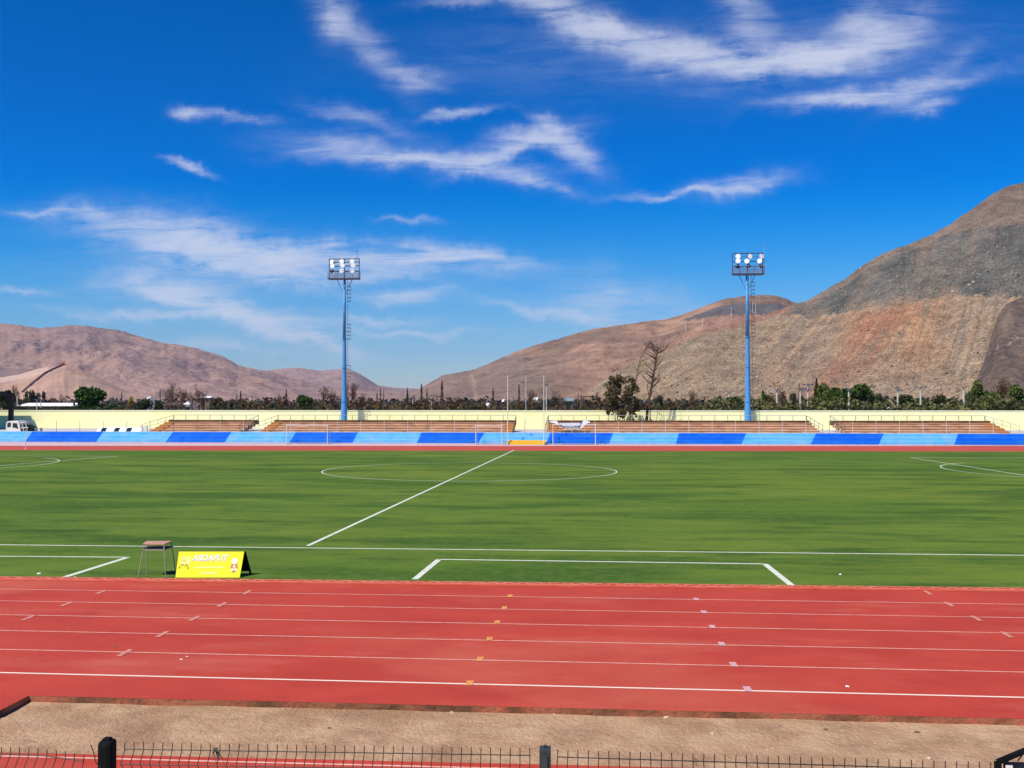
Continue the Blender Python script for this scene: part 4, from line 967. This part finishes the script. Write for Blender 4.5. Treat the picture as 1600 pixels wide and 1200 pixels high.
def proto_leafy(seed, lmat, n=1700, lobes=11, size=.048, low=.12):
    rr = random.Random(seed); r = empty('tree', (0, 0, 0)); m = MB()
    limbs(m, Vector((0,0,0)), Vector((rr.uniform(-.06,.06), 0, .7)), .035, rr, 12, .38); m.build('trunk', BARK, r)
    L = []
    for k in range(lobes):
        a = rr.random()*6.28; z = rr.uniform(low+.14, .84); rad = .36*math.sqrt(max(.08, 1-((z-.45)/.52)**2)); q = rr.uniform(.35, 1)
        L.append((Vector((math.cos(a)*rad*q, math.sin(a)*rad*q, z)), rr.uniform(.10, .19)))
    m = MB()
    for k in range(n):
        c, s_ = L[rr.randrange(lobes)]; d = Vector((rr.gauss(0,1), rr.gauss(0,1), rr.gauss(0,1))).normalized()*s_*rr.random()**.35*rr.uniform(.9,1.12)
        p = c+d
        if p.z < low*.6: p.z = low*.6+rr.random()*.1
        leaf(m, p, size*rr.uniform(.6, 1.3), rr)
    m.build('crown', LG[lmat], r); return freeze(r)
def proto_bare(seed, spread=.5, tw='twig', lean=0, haze_n=260):
    rr = random.Random(seed); r = empty('tree', (0, 0, 0)); m = MB(); tips = []
    def br(p, d, L, rad, lev):
        q = p+d*L; m.tube(p, q, rad, rad*.66, 6 if lev > 2 else 4, cap=False)
        if lev == 0: tips.append(q); return
        k = 3 if lev > 1 else 3
        for i in range(k):
            nd_ = (d+Vector((rr.uniform(-1,1)*spread, rr.uniform(-1,1)*spread, rr.uniform(-.05,.35)))).normalized(); br(p.lerp(q, rr.uniform(.55,1)), nd_, L*rr.uniform(.62,.85), rad*.6, lev-1)
    br(Vector((0,0,0)), Vector((lean, 0, 1)).normalized(), .27, .022, 5)
    mz = max(v[2] for v in m.v); m.v = [(x/mz, y/mz, z/mz) for x, y, z in m.v]; m.build('trunk', BARK, r)
    m2 = MB()
    for k in range(haze_n):
        p = rr.choice(tips)/mz+Vector((rr.gauss(0,.03), rr.gauss(0,.03), rr.gauss(0,.03))); leaf(m2, p, .016, rr, 4)
    m2.build('crown', LG[tw], r); return freeze(r)
def proto_column(seed, lmat='twig', wd=.10, n=800):
    rr = random.Random(seed); r = empty('tree', (0, 0, 0)); m = MB(); m.tube((0,0,0), (0,0,.95), .02, .004, 6)
    for k in range(60):
        z = rr.uniform(.12,.9); a = rr.random()*6.28; w_ = wd*rr.uniform(.5,1)*(1.1-z*.7); m.tube((0,0,z), (math.cos(a)*w_, math.sin(a)*w_, min(1, z+rr.uniform(.06,.16))), .004, .0015, 4, cap=False)
    m.build('trunk', BARK, r); m = MB()
    for k in range(n):
        z = rr.uniform(.1, 1); w_ = wd*(math.sin(min(1, z*1.25)*math.pi)**.5 if z < .8 else (1-z)*2.6+.05)*rr.random()**.5; a = rr.random()*6.28
        leaf(m, Vector((math.cos(a)*w_, math.sin(a)*w_, z)), .016, rr, 3.5)
    m.build('crown', LG[lmat], r); return freeze(r)
def proto_cone(seed, lmat='blue', n=1300):
    rr = random.Random(seed); r = empty('tree', (0, 0, 0)); m = MB(); m.tube((0,0,0), (0,0,.97), .025, .004, 7); m.build('trunk', BARK, r); m = MB()
    for k in range(n):
        z = rr.random()**1.3; tier = .75+.25*abs(math.sin(z*26)); w_ = .30*(1-z)**.85*tier*rr.random()**.4; a = rr.random()*6.28; leaf(m, Vector((math.cos(a)*w_, math.sin(a)*w_, .06+z*.94)), .035, rr, 2.2)
    m.build('crown', LG[lmat], r); return freeze(r)
PR = {'g1': proto_leafy(1,'green',3600,16), 'g2': proto_leafy(2,'green',3000,13), 'd1': proto_leafy(3,'dark',2800,14), 'd2': proto_leafy(4,'dark',2500,11), 'o1': proto_leafy(5,'olive',2400,12,low=.05), 'y1': proto_leafy(6,'yellow',1100,8,low=.02),
      'gr': proto_leafy(7,'grey',2000,13,.04), 'br': proto_leafy(8,'brown',2600,13,.03), 'bl': proto_leafy(9,'blue',2500,12), 'bt': proto_leafy(10,'bright',2800,14),
      'b1': proto_bare(11), 'b2': proto_bare(12,.4), 'b3': proto_bare(13,.6), 'c1': proto_column(14), 'c2': proto_column(15,'brown',.08,600), 'k1': proto_cone(16), 'k2': proto_cone(17,'dark')}
used = set(); NM = {'g':'broadleaf_tree','d':'dark_tree','o':'olive_bush','y':'yellow_bush','b':'bare_tree','c':'columnar_tree','k':'conifer'}
GRP = 'trees growing beyond the cream wall'
def plant(k, px, ytop, wpx, D, lb, zb=-.1, grp=GRP, nm=None, cat='tree', rot=None):
    p = atD(px, 640, D); zt = atD(px, ytop, D).z; h = zt-zb; w_ = wpx*D/F
    o = PR[k] if k not in used else copy_tree(PR[k]); used.add(k)
    wdt = {'c': .2, 'k': .6, 'b': .8}.get(k[0], .92)
    if k in ('bl','bt','br'): wdt = .92
    o.location = (p.x, p.y, zb); w_ *= (1.6 if px > 1100 and k in ('g1','bt','gr','d1','o1') else 1.25) if k[0] not in 'ck' else .85; o.scale = (w_/wdt, w_/wdt, h/.98); o.rotation_euler = (0, 0, rot if rot is not None else random.Random(int(px*3)).random()*6.28)
    o.name = nm or (NM[k[0]] if k not in ('bl','bt','br','gr') else {'bl':'grey_blue_tree','bt':'broadleaf_tree','br':'brown_tree','gr':'grey_green_tree'}[k]); tag(o, lb, cat, grp); return o
T = [('d2',8,606,34,170,'dark tree rising above the dark grandstand roof at far left'),('b1',24,603,16,175,'bare spiky tree just right of the grandstand roof'),('bl',36,611,14,185,'narrow bluish tree at the foot of the conveyor'),
 ('gr',51,608,25,165,'round grey green tree between the conveyor foot and the bluish tree'),('bl',73,609,17,180,'bluish rounded tree over the long white roof'),('b2',92,614,22,190,'low bare tree right of the bluish rounded tree'),
 ('g1',147,603,60,140,'large round dark green tree, biggest on the left side'),('o1',184,624,16,150,'low yellowish bush beside the large round green tree'),('y1',201,617,20,160,'golden brown bush left of the small white shed'),('c1',190,614,5,200,'thin dark spire tree right of the large round green tree'),
 ('d1',222,622,30,150,'dark green bush before the small white sheds'),('d2',245,627,22,150,'low dark bush below the white box shed'),('b1',262,608,20,180,'leftmost of the bare trees above the long low shed'),('c2',250,611,5,210,'thin dark column tree behind the bare trees on the left'),
 ('b3',283,603,34,165,'tall spreading bare tree above the long low shed'),('b2',303,604,28,170,'bare tree leaning right beside the tall spreading one'),('b1',318,612,26,180,'low bare tree below the small white rooftops'),('d1',343,620,22,190,'dark round tree under the white rooftops'),
 ('c2',376,612,8,260,'dark stub shaped column tree in the middle of the left plain'),('c2',370,617,5,265,'shorter dark spire beside the stub shaped column tree'),('g2',385,624,26,155,'green bush right of the stub shaped column tree'),('bl',408,619,24,190,'grey blue tree left of the small yellow bushes'),
 ('y1',423,629,17,150,'yellow bush left of the dark twin bare tree'),('br',440,616,14,165,'brown tapering tree, left one of a close pair'),('c1',447,610,9,165,'dark brown spire, right one of a close pair'),('bl',463,621,16,200,'bluish tree just left of the flat topped green tree'),('y1',457,631,18,145,'yellow bush directly below the dark brown spire'),
 ('g1',480,616,32,155,'flat topped green tree left of the left tower'),('c1',505,611,7,170,'thin bare spire right of the flat topped green tree'),('b3',522,606,34,160,'reddish bare tree immediately left of the left tower'),('b1',549,600,36,165,'reddish bare tree immediately right of the left tower'),('br',566,616,26,165,'brown shrubby tree right of the left tower'),
 ('c1',589,615,6,190,'short faint spire left of the two dark ones'),('c2',594.5,608,6,180,'dark spire over the bright yellow bush'),('c2',599.5,610,4,185,'slimmer dark spire right of the one over the yellow bush'),('y1',586,631,16,145,'bright yellow bush right of the left tower'),('o1',604,634,16,140,'olive bush right of the bright yellow bush'),
 ('k1',636.5,607,12,230,'small pointed dark conifer in the valley gap'),('d1',650,624,22,200,'dark bush at the foot of the pointed conifer'),('c1',658.5,601.5,9,180,'bare poplar right of the pointed conifer'),('c1',667,609,6,180,'shorter bare poplar between two tall ones'),('c1',690.5,596.5,10,175,'tallest bare poplar of the three near the valley gap'),
 ('bl',735,619,24,220,'rounded grey tree left of the flag poles'),('d1',715,627,22,180,'dark bush left of the rounded grey tree'),('d2',755,629,22,180,'dark bush right of the rounded grey tree'),('c2',770.5,608,9,170,'dark knobbly column tree left of the flag poles'),
 ('c1',811,602,7,170,'bare spire between the left and middle flag poles'),('b1',834,610,24,170,'bare tree between the middle and right flag poles'),('br',838,624,20,150,'brown bush between the middle and right flag poles'),('gr',862,618,22,165,'pale grey green tree right of the flag poles'),('b2',877,614,20,170,'thin bare tree right of the flag poles'),
 ('k2',903.5,616,6,170,'little dark conifer by the horizontal pipe'),('o1',920,630,20,150,'olive bush right of the little dark conifer'),('br',936,627,16,150,'brown bush left of the bushy tree before the wall'),
 ('gr',1027,616,26,170,'grey green tree right of the forked dead tree'),('d2',1052,625,34,160,'low dark bush midway between dead tree and right tower'),('gr',1043,621,18,180,'small grey tree behind the low dark bush'),('b1',1085,611,20,190,'faint bare tree against the spoil heap'),('o1',1085,635,26,140,'low olive bush under the faint bare tree'),
 ('g2',1121,615,20,165,'green tree left of the right tower, left of a pair'),('g1',1148,619,36,160,'wide green tree just left of the right tower'),('g2',1196,607,18,165,'green tree just right of the right tower'),('br',1214,608,30,155,'round brown leafless tree right of the right tower'),
 ('c1',1249,600,5,200,'thin bare spire left of two pale utility poles'),('gr',1245,613,20,180,'grey tree around two pale utility poles'),('k2',1276,594,28,170,'dark ragged pointed tree right of the two pale poles'),('bt',1291,600,28,160,'bright green tree beside the dark ragged one'),('g1',1318,604,36,165,'green tree merging left into the widest green tree'),('g1',1338,599,44,160,'widest and tallest green tree behind the pale pole'),('gr',1375,613,24,175,'grey green bush right of the widest green tree'),
 ('d1',1432,616,44,155,'black looking thorn tree around the pole with a crossbar'),('d2',1458,622,28,165,'low dark thorn bush right of the pole with a crossbar'),('o1',1448,634,28,135,'pale olive bush in front of the thorn trees'),('d1',1482,616,32,155,'dark thorn tree just left of the rightmost utility pole'),('gr',1512,610,18,170,'grey shrub at the rightmost utility pole'),
 ('bt',1530,596,28,155,'feathery green tree right of the rightmost utility pole'),('br',1566,590,26,170,'tall brown green tree in front of the dark cone'),('bt',1552,612,26,150,'low green tree between the feathery and the tall brown one'),('bt',1590,603,34,155,'green tree cut by the right edge of the picture'),('g2',1612,590,34,165,'tall green tree partly beyond the right edge'),
 ('o1',1230,632,30,140,'low olive bush right of the round brown tree'),('o1',1290,634,34,140,'low olive bush under the bright green tree'),('o1',1352,634,30,138,'pale olive bush under the widest green tree')]
for t in T: plant(*t[:5], t[5], cat='bush' if 'bush' in t[5] or 'shrub' in t[5] else 'tree')
# trees before the wall
def mesh_bare(px, D, pts_, lb, rad, seed, zb=1.1, nb=14, tw=.9, bands=(.35, 1)):
    rr = random.Random(seed); L = [atD(x, y, D) for x, y in pts_]; r = empty('dead_tree', (L[0].x, L[0].y, zb), lb, 'tree', 'bare trees between bleachers and wall'); m = MB(); L[0].z = zb
    n = len(L)
    for i in range(n-1): m.tube(L[i], L[i+1], rad*(1-i/n*.85), rad*(1-(i+1)/n*.85), 8, cap=False)
    m.build('trunk', BARKL, r); m = MB()
    def twig(p, d, ln, ra, lev):
        q = p; 
        for s_ in range(3):
            d = (d+Vector((rr.uniform(-.25,.25), rr.uniform(-.25,.25), rr.uniform(-.05,.25)))).normalized(); q2 = q+d*ln/3; m.tube(q, q2, ra, ra*.75, 4, cap=False); ra *= .75
            if lev and rr.random() < .8: twig(q2, (d+Vector((rr.uniform(-.9,.9), rr.uniform(-.5,.5), rr.uniform(-.2,.5)))).normalized(), ln*.55, ra*.6, lev-1)
            q = q2
    for k in range(nb):
        t = rr.uniform(*bands)*(n-1); i = min(int(t), n-2); p = L[i].lerp(L[i+1], t-i); sgn = rr.choice((-1, 1))
        twig(p, Vector((sgn*rr.uniform(.5,1), rr.uniform(-.6,.6), rr.uniform(.2,.9))).normalized(), tw*rr.uniform(.6,1.5), rad*.36*(1-t/n*.5)+.012, 2)
    m.build('branches', BARKL, r); return r
mesh_bare(1010, 112, [(1009,656),(1012,637),(1015,620),(1019,598),(1023,575),(1026,555),(1027,548),(1030,544)], 'tall dead tree with many bare twigs rising before the cream wall', .20, 3, nb=30, tw=1.3, bands=(.35, 1))
mesh_bare(1016, 112.5, [(1015.5,656),(1016,640),(1015,625),(1012,608),(1011,600)], 'short thin dead trunk close beside the tall dead tree', .07, 4, nb=6, tw=.8)
mesh_bare(990, 111, [(983,656),(986,628),(992,600),(996,580),(1000,562),(1006,549),(1015,535)], 'slender leaning dead tree behind the bushy brown green tree', .075, 5, nb=14, tw=1.0)
mesh_bare(1027, 112, [(1025,656),(1027,644),(1030,638)], 'small bare sapling right of the tall dead tree', .03, 6, nb=5, tw=.5)
def bushy(px, ytop, wpx, D, zb, lb, seed, n, nlob, lm='brown', size=.22):
    rr = random.Random(seed); p0 = atD(px, 640, D); zt = atD(px, ytop, D).z; r = empty('bushy_tree', (p0.x, p0.y, zb), lb, 'tree' if n > 900 else 'plant'); H = zt-zb; W = wpx*D/F
    m = MB()
    for k in range(5 if n > 900 else 3):
        a = Vector((p0.x+rr.uniform(-.5,.5)*W*.3, p0.y+rr.uniform(-.3,.3), zb)); t_ = a+Vector((rr.uniform(-.3,.3)*W, rr.uniform(-.3,.3)*W, H*rr.uniform(.5,.9)))
        mid = a.lerp(t_, .5)+Vector((rr.uniform(-.1,.1)*W, 0, 0)); m.tube(a, mid, .06 if n > 900 else .03, .04, 6); m.tube(mid, t_, .04, .012, 5)
    m.build('stems', BARK, r); m = MB(); L = []
    for k in range(nlob):
        z = rr.uniform(.3, .93); ww = .54*math.sin(min(1, (1.08-z)*1.5+.15)*1.5); L.append((Vector((p0.x+rr.uniform(-1,1)*W*ww*.85-(.9-z)*W*-.0, p0.y+rr.uniform(-1,1)*W*ww*.8, zb+z*H)), rr.uniform(.05,.12)*W))
    for k in range(n):
        c, s_ = rr.choice(L); d = Vector((rr.gauss(0,1), rr.gauss(0,1), rr.gauss(0,1))).normalized()*s_*rr.random()**.4; leaf(m, c+d, size*rr.uniform(.5,1.2), rr, 1.8)
    m.build('crown', LG[lm], r); return r
bushy(971, 584, 60, 111.5, 1.1, 'bushy brown green tree rising before the cream wall behind the bleacher', 21, 4600, 70, 'bushy', .19)
bushy(962, 608, 28, 111, 1.1, 'smaller brown bush at the left foot of the bushy tree', 22, 1500, 26, 'bushy', .17)
bushy(994, 640, 12, 108.5, 1.1, 'small green plant at the rail right of the bushy tree', 23, 260, 7, 'green', .16)
bushy(970, 643, 16, 108.5, 1.1, 'low grey green plant at the rail under the bushy tree', 24, 300, 8, 'grey', .16)
bushy(951, 641, 5, 109, 1.1, 'single tiny dark shoot before the wall left of the bushy tree', 25, 50, 2, 'dark', .16)
bushy(1031, 643, 8, 109, 1.1, 'tiny sparse plant right of the tall dead tree', 26, 60, 4, 'brown', .12)
# undergrowth belts
def belt(name, X0, X1, Y0, Y1, zf, n, sz, m_, lb):
    rr = random.Random(len(name)); m = MB()
    for k in range(n):
        x = rr.uniform(X0, X1); y = rr.uniform(Y0, Y1); h = zf(x)*(.75+.5*mn.noise(Vector((x*.22, y*.2, 1)))); z = h*(1-rr.random()**1.6*.9); leaf(m, Vector((x, y, z)), sz*rr.uniform(.6,1.3), rr)
    tag(m.build(name, m_), lb, 'undergrowth', kind='stuff')
belt('undergrowth', -95, 95, 122, 134, lambda x: 4.1, 19000, .42, LG['dark'], 'dark mixed undergrowth along the far side of the cream wall')
belt('olive_scrub', 18, 95, 126, 140, lambda x: 5.3, 14000, .42, LG['olive'], 'olive green scrub beyond the wall below the spoil heap')
belt('brown_scrub', -60, 25, 134, 155, lambda x: 5.0, 11000, .42, LG['brown'], 'brown dry scrub beyond the wall in the middle')
belt('far_wood', -260, 60, 330, 420, lambda x: 6.6, 15000, 1.1, LG['blue'], 'low grey wood far across the plain')

# ------------------------------------------------------------------ utility poles and small buildings beyond the wall
def upole(px, ytop, D, lb, arm=0, m_=CONC, rad=.13):
    p = atD(px, 640, D); zt = atD(px, ytop, D).z; r = empty('utility_pole', (p.x, p.y, -.1), lb, 'utility pole', 'pale utility poles beyond the wall')
    MB().tube((p.x, p.y, -.1), (p.x, p.y, zt), rad*1.3, rad*.8, 8).build('pole', m_, r)
    m = MB(); w_ = .9 if arm else .35
    for k in range(max(1, arm)):
        z = zt-.15+k*(-.75 if arm > 1 else 0); m.box(p.x-w_, p.x+w_, p.y-rad-.12, p.y-rad-.01, z, z+.10)
        for s_ in (-1, 0, 1): m.tube((p.x+s_*w_*.85, p.y-rad-.06, z+.1), (p.x+s_*w_*.85, p.y-rad-.06, z+.26), .05, .04, 6)
    m.build('crossarm', TDRK, r)
for a in ((1214,608,130,'pale pole before the round brown tree'),(1250.5,606,130,'left one of two close pale poles with crossarms',1),(1262.5,600,132,'right one of two close pale poles, with stacked crossarms',2),(1326.3,607.5,128,'pale pole standing before the widest green tree'),(1402.8,607,128,'pale pole right of the widest green tree, against bare slope'),(1438.5,604,130,'pale pole with dark crossarm by the thorn trees',1),(1506,604,128,'rightmost pale pole by the feathery green tree'),
          (674.5,617,165,'pale lamp pole between the bare poplars',1),(645,621,170,'short pale pole right of the pointed conifer'),(27,615,150,'thin white pole right of the grandstand roof'),(854,600,135,'faint thin pole just right of the rightmost flag pole'),(1139,612,150,'short white pole in the green tree left of the right tower'),(57.5,624,150,'left one of two short white pipes above the long white roof'),(63.5,624,150,'right one of two short white pipes above the long white roof')):
    upole(*a, rad=.13 if a[0] > 1200 else .09)
def shed(px0, px1, yroof, ybase, D, lb, roofm=WHTR, wallm=TILE, rh=.5, name='shed'):
    a = atD(px0, yroof, D); b = atD(px1, yroof, D); z0 = -.1; dp = 6 if px1-px0 > 30 else 4
    r = empty(name, ((a.x+b.x)/2, a.y, z0), lb, 'building'); MB().box(a.x+.2, b.x-.2, a.y+.1, a.y+dp-.1, z0, a.z-rh).build('wall', wallm, r)
    m = MB(); m.prism([(a.x, a.y-.3, a.z-rh), (a.x, a.y+dp/2, a.z), (a.x, a.y+dp+.3, a.z-rh), (a.x, a.y+dp+.3, a.z-rh-.12), (a.x, a.y-.3, a.z-rh-.12)], (b.x-a.x, 0, 0)); m.build('roof', roofm, r)
    m = MB(); n = max(1, int((b.x-a.x)/3.5))
    for k in range(n): x = a.x+(k+.5)*(b.x-a.x)/n; m.box(x-.5, x+.5, a.y+.07, a.y+.12, a.z-rh-1.7, a.z-rh-.6)
    m.build('window', GLASS, r); return r
shed(28, 121, 629.5, 640, 155, 'long low building with a bright white roof at far left', name='long_shed', rh=.45)
shed(227, 231, 620, 640, 220, 'tiny white gabled house above the dark bush', wallm=WHTR)
shed(288, 298, 627, 640, 170, 'small white box shed left of the long low shed', wallm=WHTR)
shed(256, 297, 628.5, 640, 190, 'long low shed with pale wall behind the bare trees', roofm=mat('rust_roof',(.12,.07,.06),.8))
shed(305, 316, 619.5, 640, 320, 'white rooftop, left one of two on the plain')
shed(319, 329, 619, 640, 320, 'white rooftop, right one of two on the plain')
shed(757, 763, 629.5, 640, 180, 'small white hut left of the knobbly column tree', wallm=WHTR)
shed(784, 788, 624, 640, 200, 'small white hut just left of the left flag pole', wallm=WHTR)
shed(833, 840, 620.5, 640, 200, 'small white roofed hut between the right flag poles', wallm=WHTR)
shed(880, 896, 622, 640, 180, 'pale teal roofed house right of the flag poles', roofm=mat('teal_roof',(.18,.30,.32),.7))
shed(1382, 1400, 636, 640, 140, 'pale low wall shed under the pole right of the green tree', roofm=CONC, wallm=CONC, rh=.2)
a = atD(908, 620, 200); b = atD(933, 619, 200); m = MB(); m.bar(a, b, .3, .3); m.box(b.x-.2, b.x+.2, b.y-.2, b.y+.2, -.1, b.z+.8); m.box(a.x-.2, a.x+.2, a.y-.2, a.y+.2, -.1, a.z+.2)
tag(m.build('pipe_bridge', RUST), 'thin horizontal pipe on posts right of the little dark conifer', 'pipe')

# ------------------------------------------------------------------ haze
hz = MB(); hz.box(-8800, 8800, -250, 10500, -3.0, 640); ho = hz.build('haze', mat('haze_tmp', (1,1,1)))
hm = bpy.data.materials.new('haze'); hm.use_nodes = True; t = hm.node_tree; t.nodes.clear()
pv = t.nodes.new('ShaderNodeVolumePrincipled'); pv.inputs['Color'].default_value = (.12,.50,.95,1); pv.inputs['Density'].default_value = 4e-5; pv.inputs['Anisotropy'].default_value = .2
mo = t.nodes.new('ShaderNodeOutputMaterial'); t.links.new(pv.outputs[0], mo.inputs['Volume']); ho.data.materials[0] = hm
tag(ho, 'thin pale daylight haze over the valley', 'haze', kind='stuff')
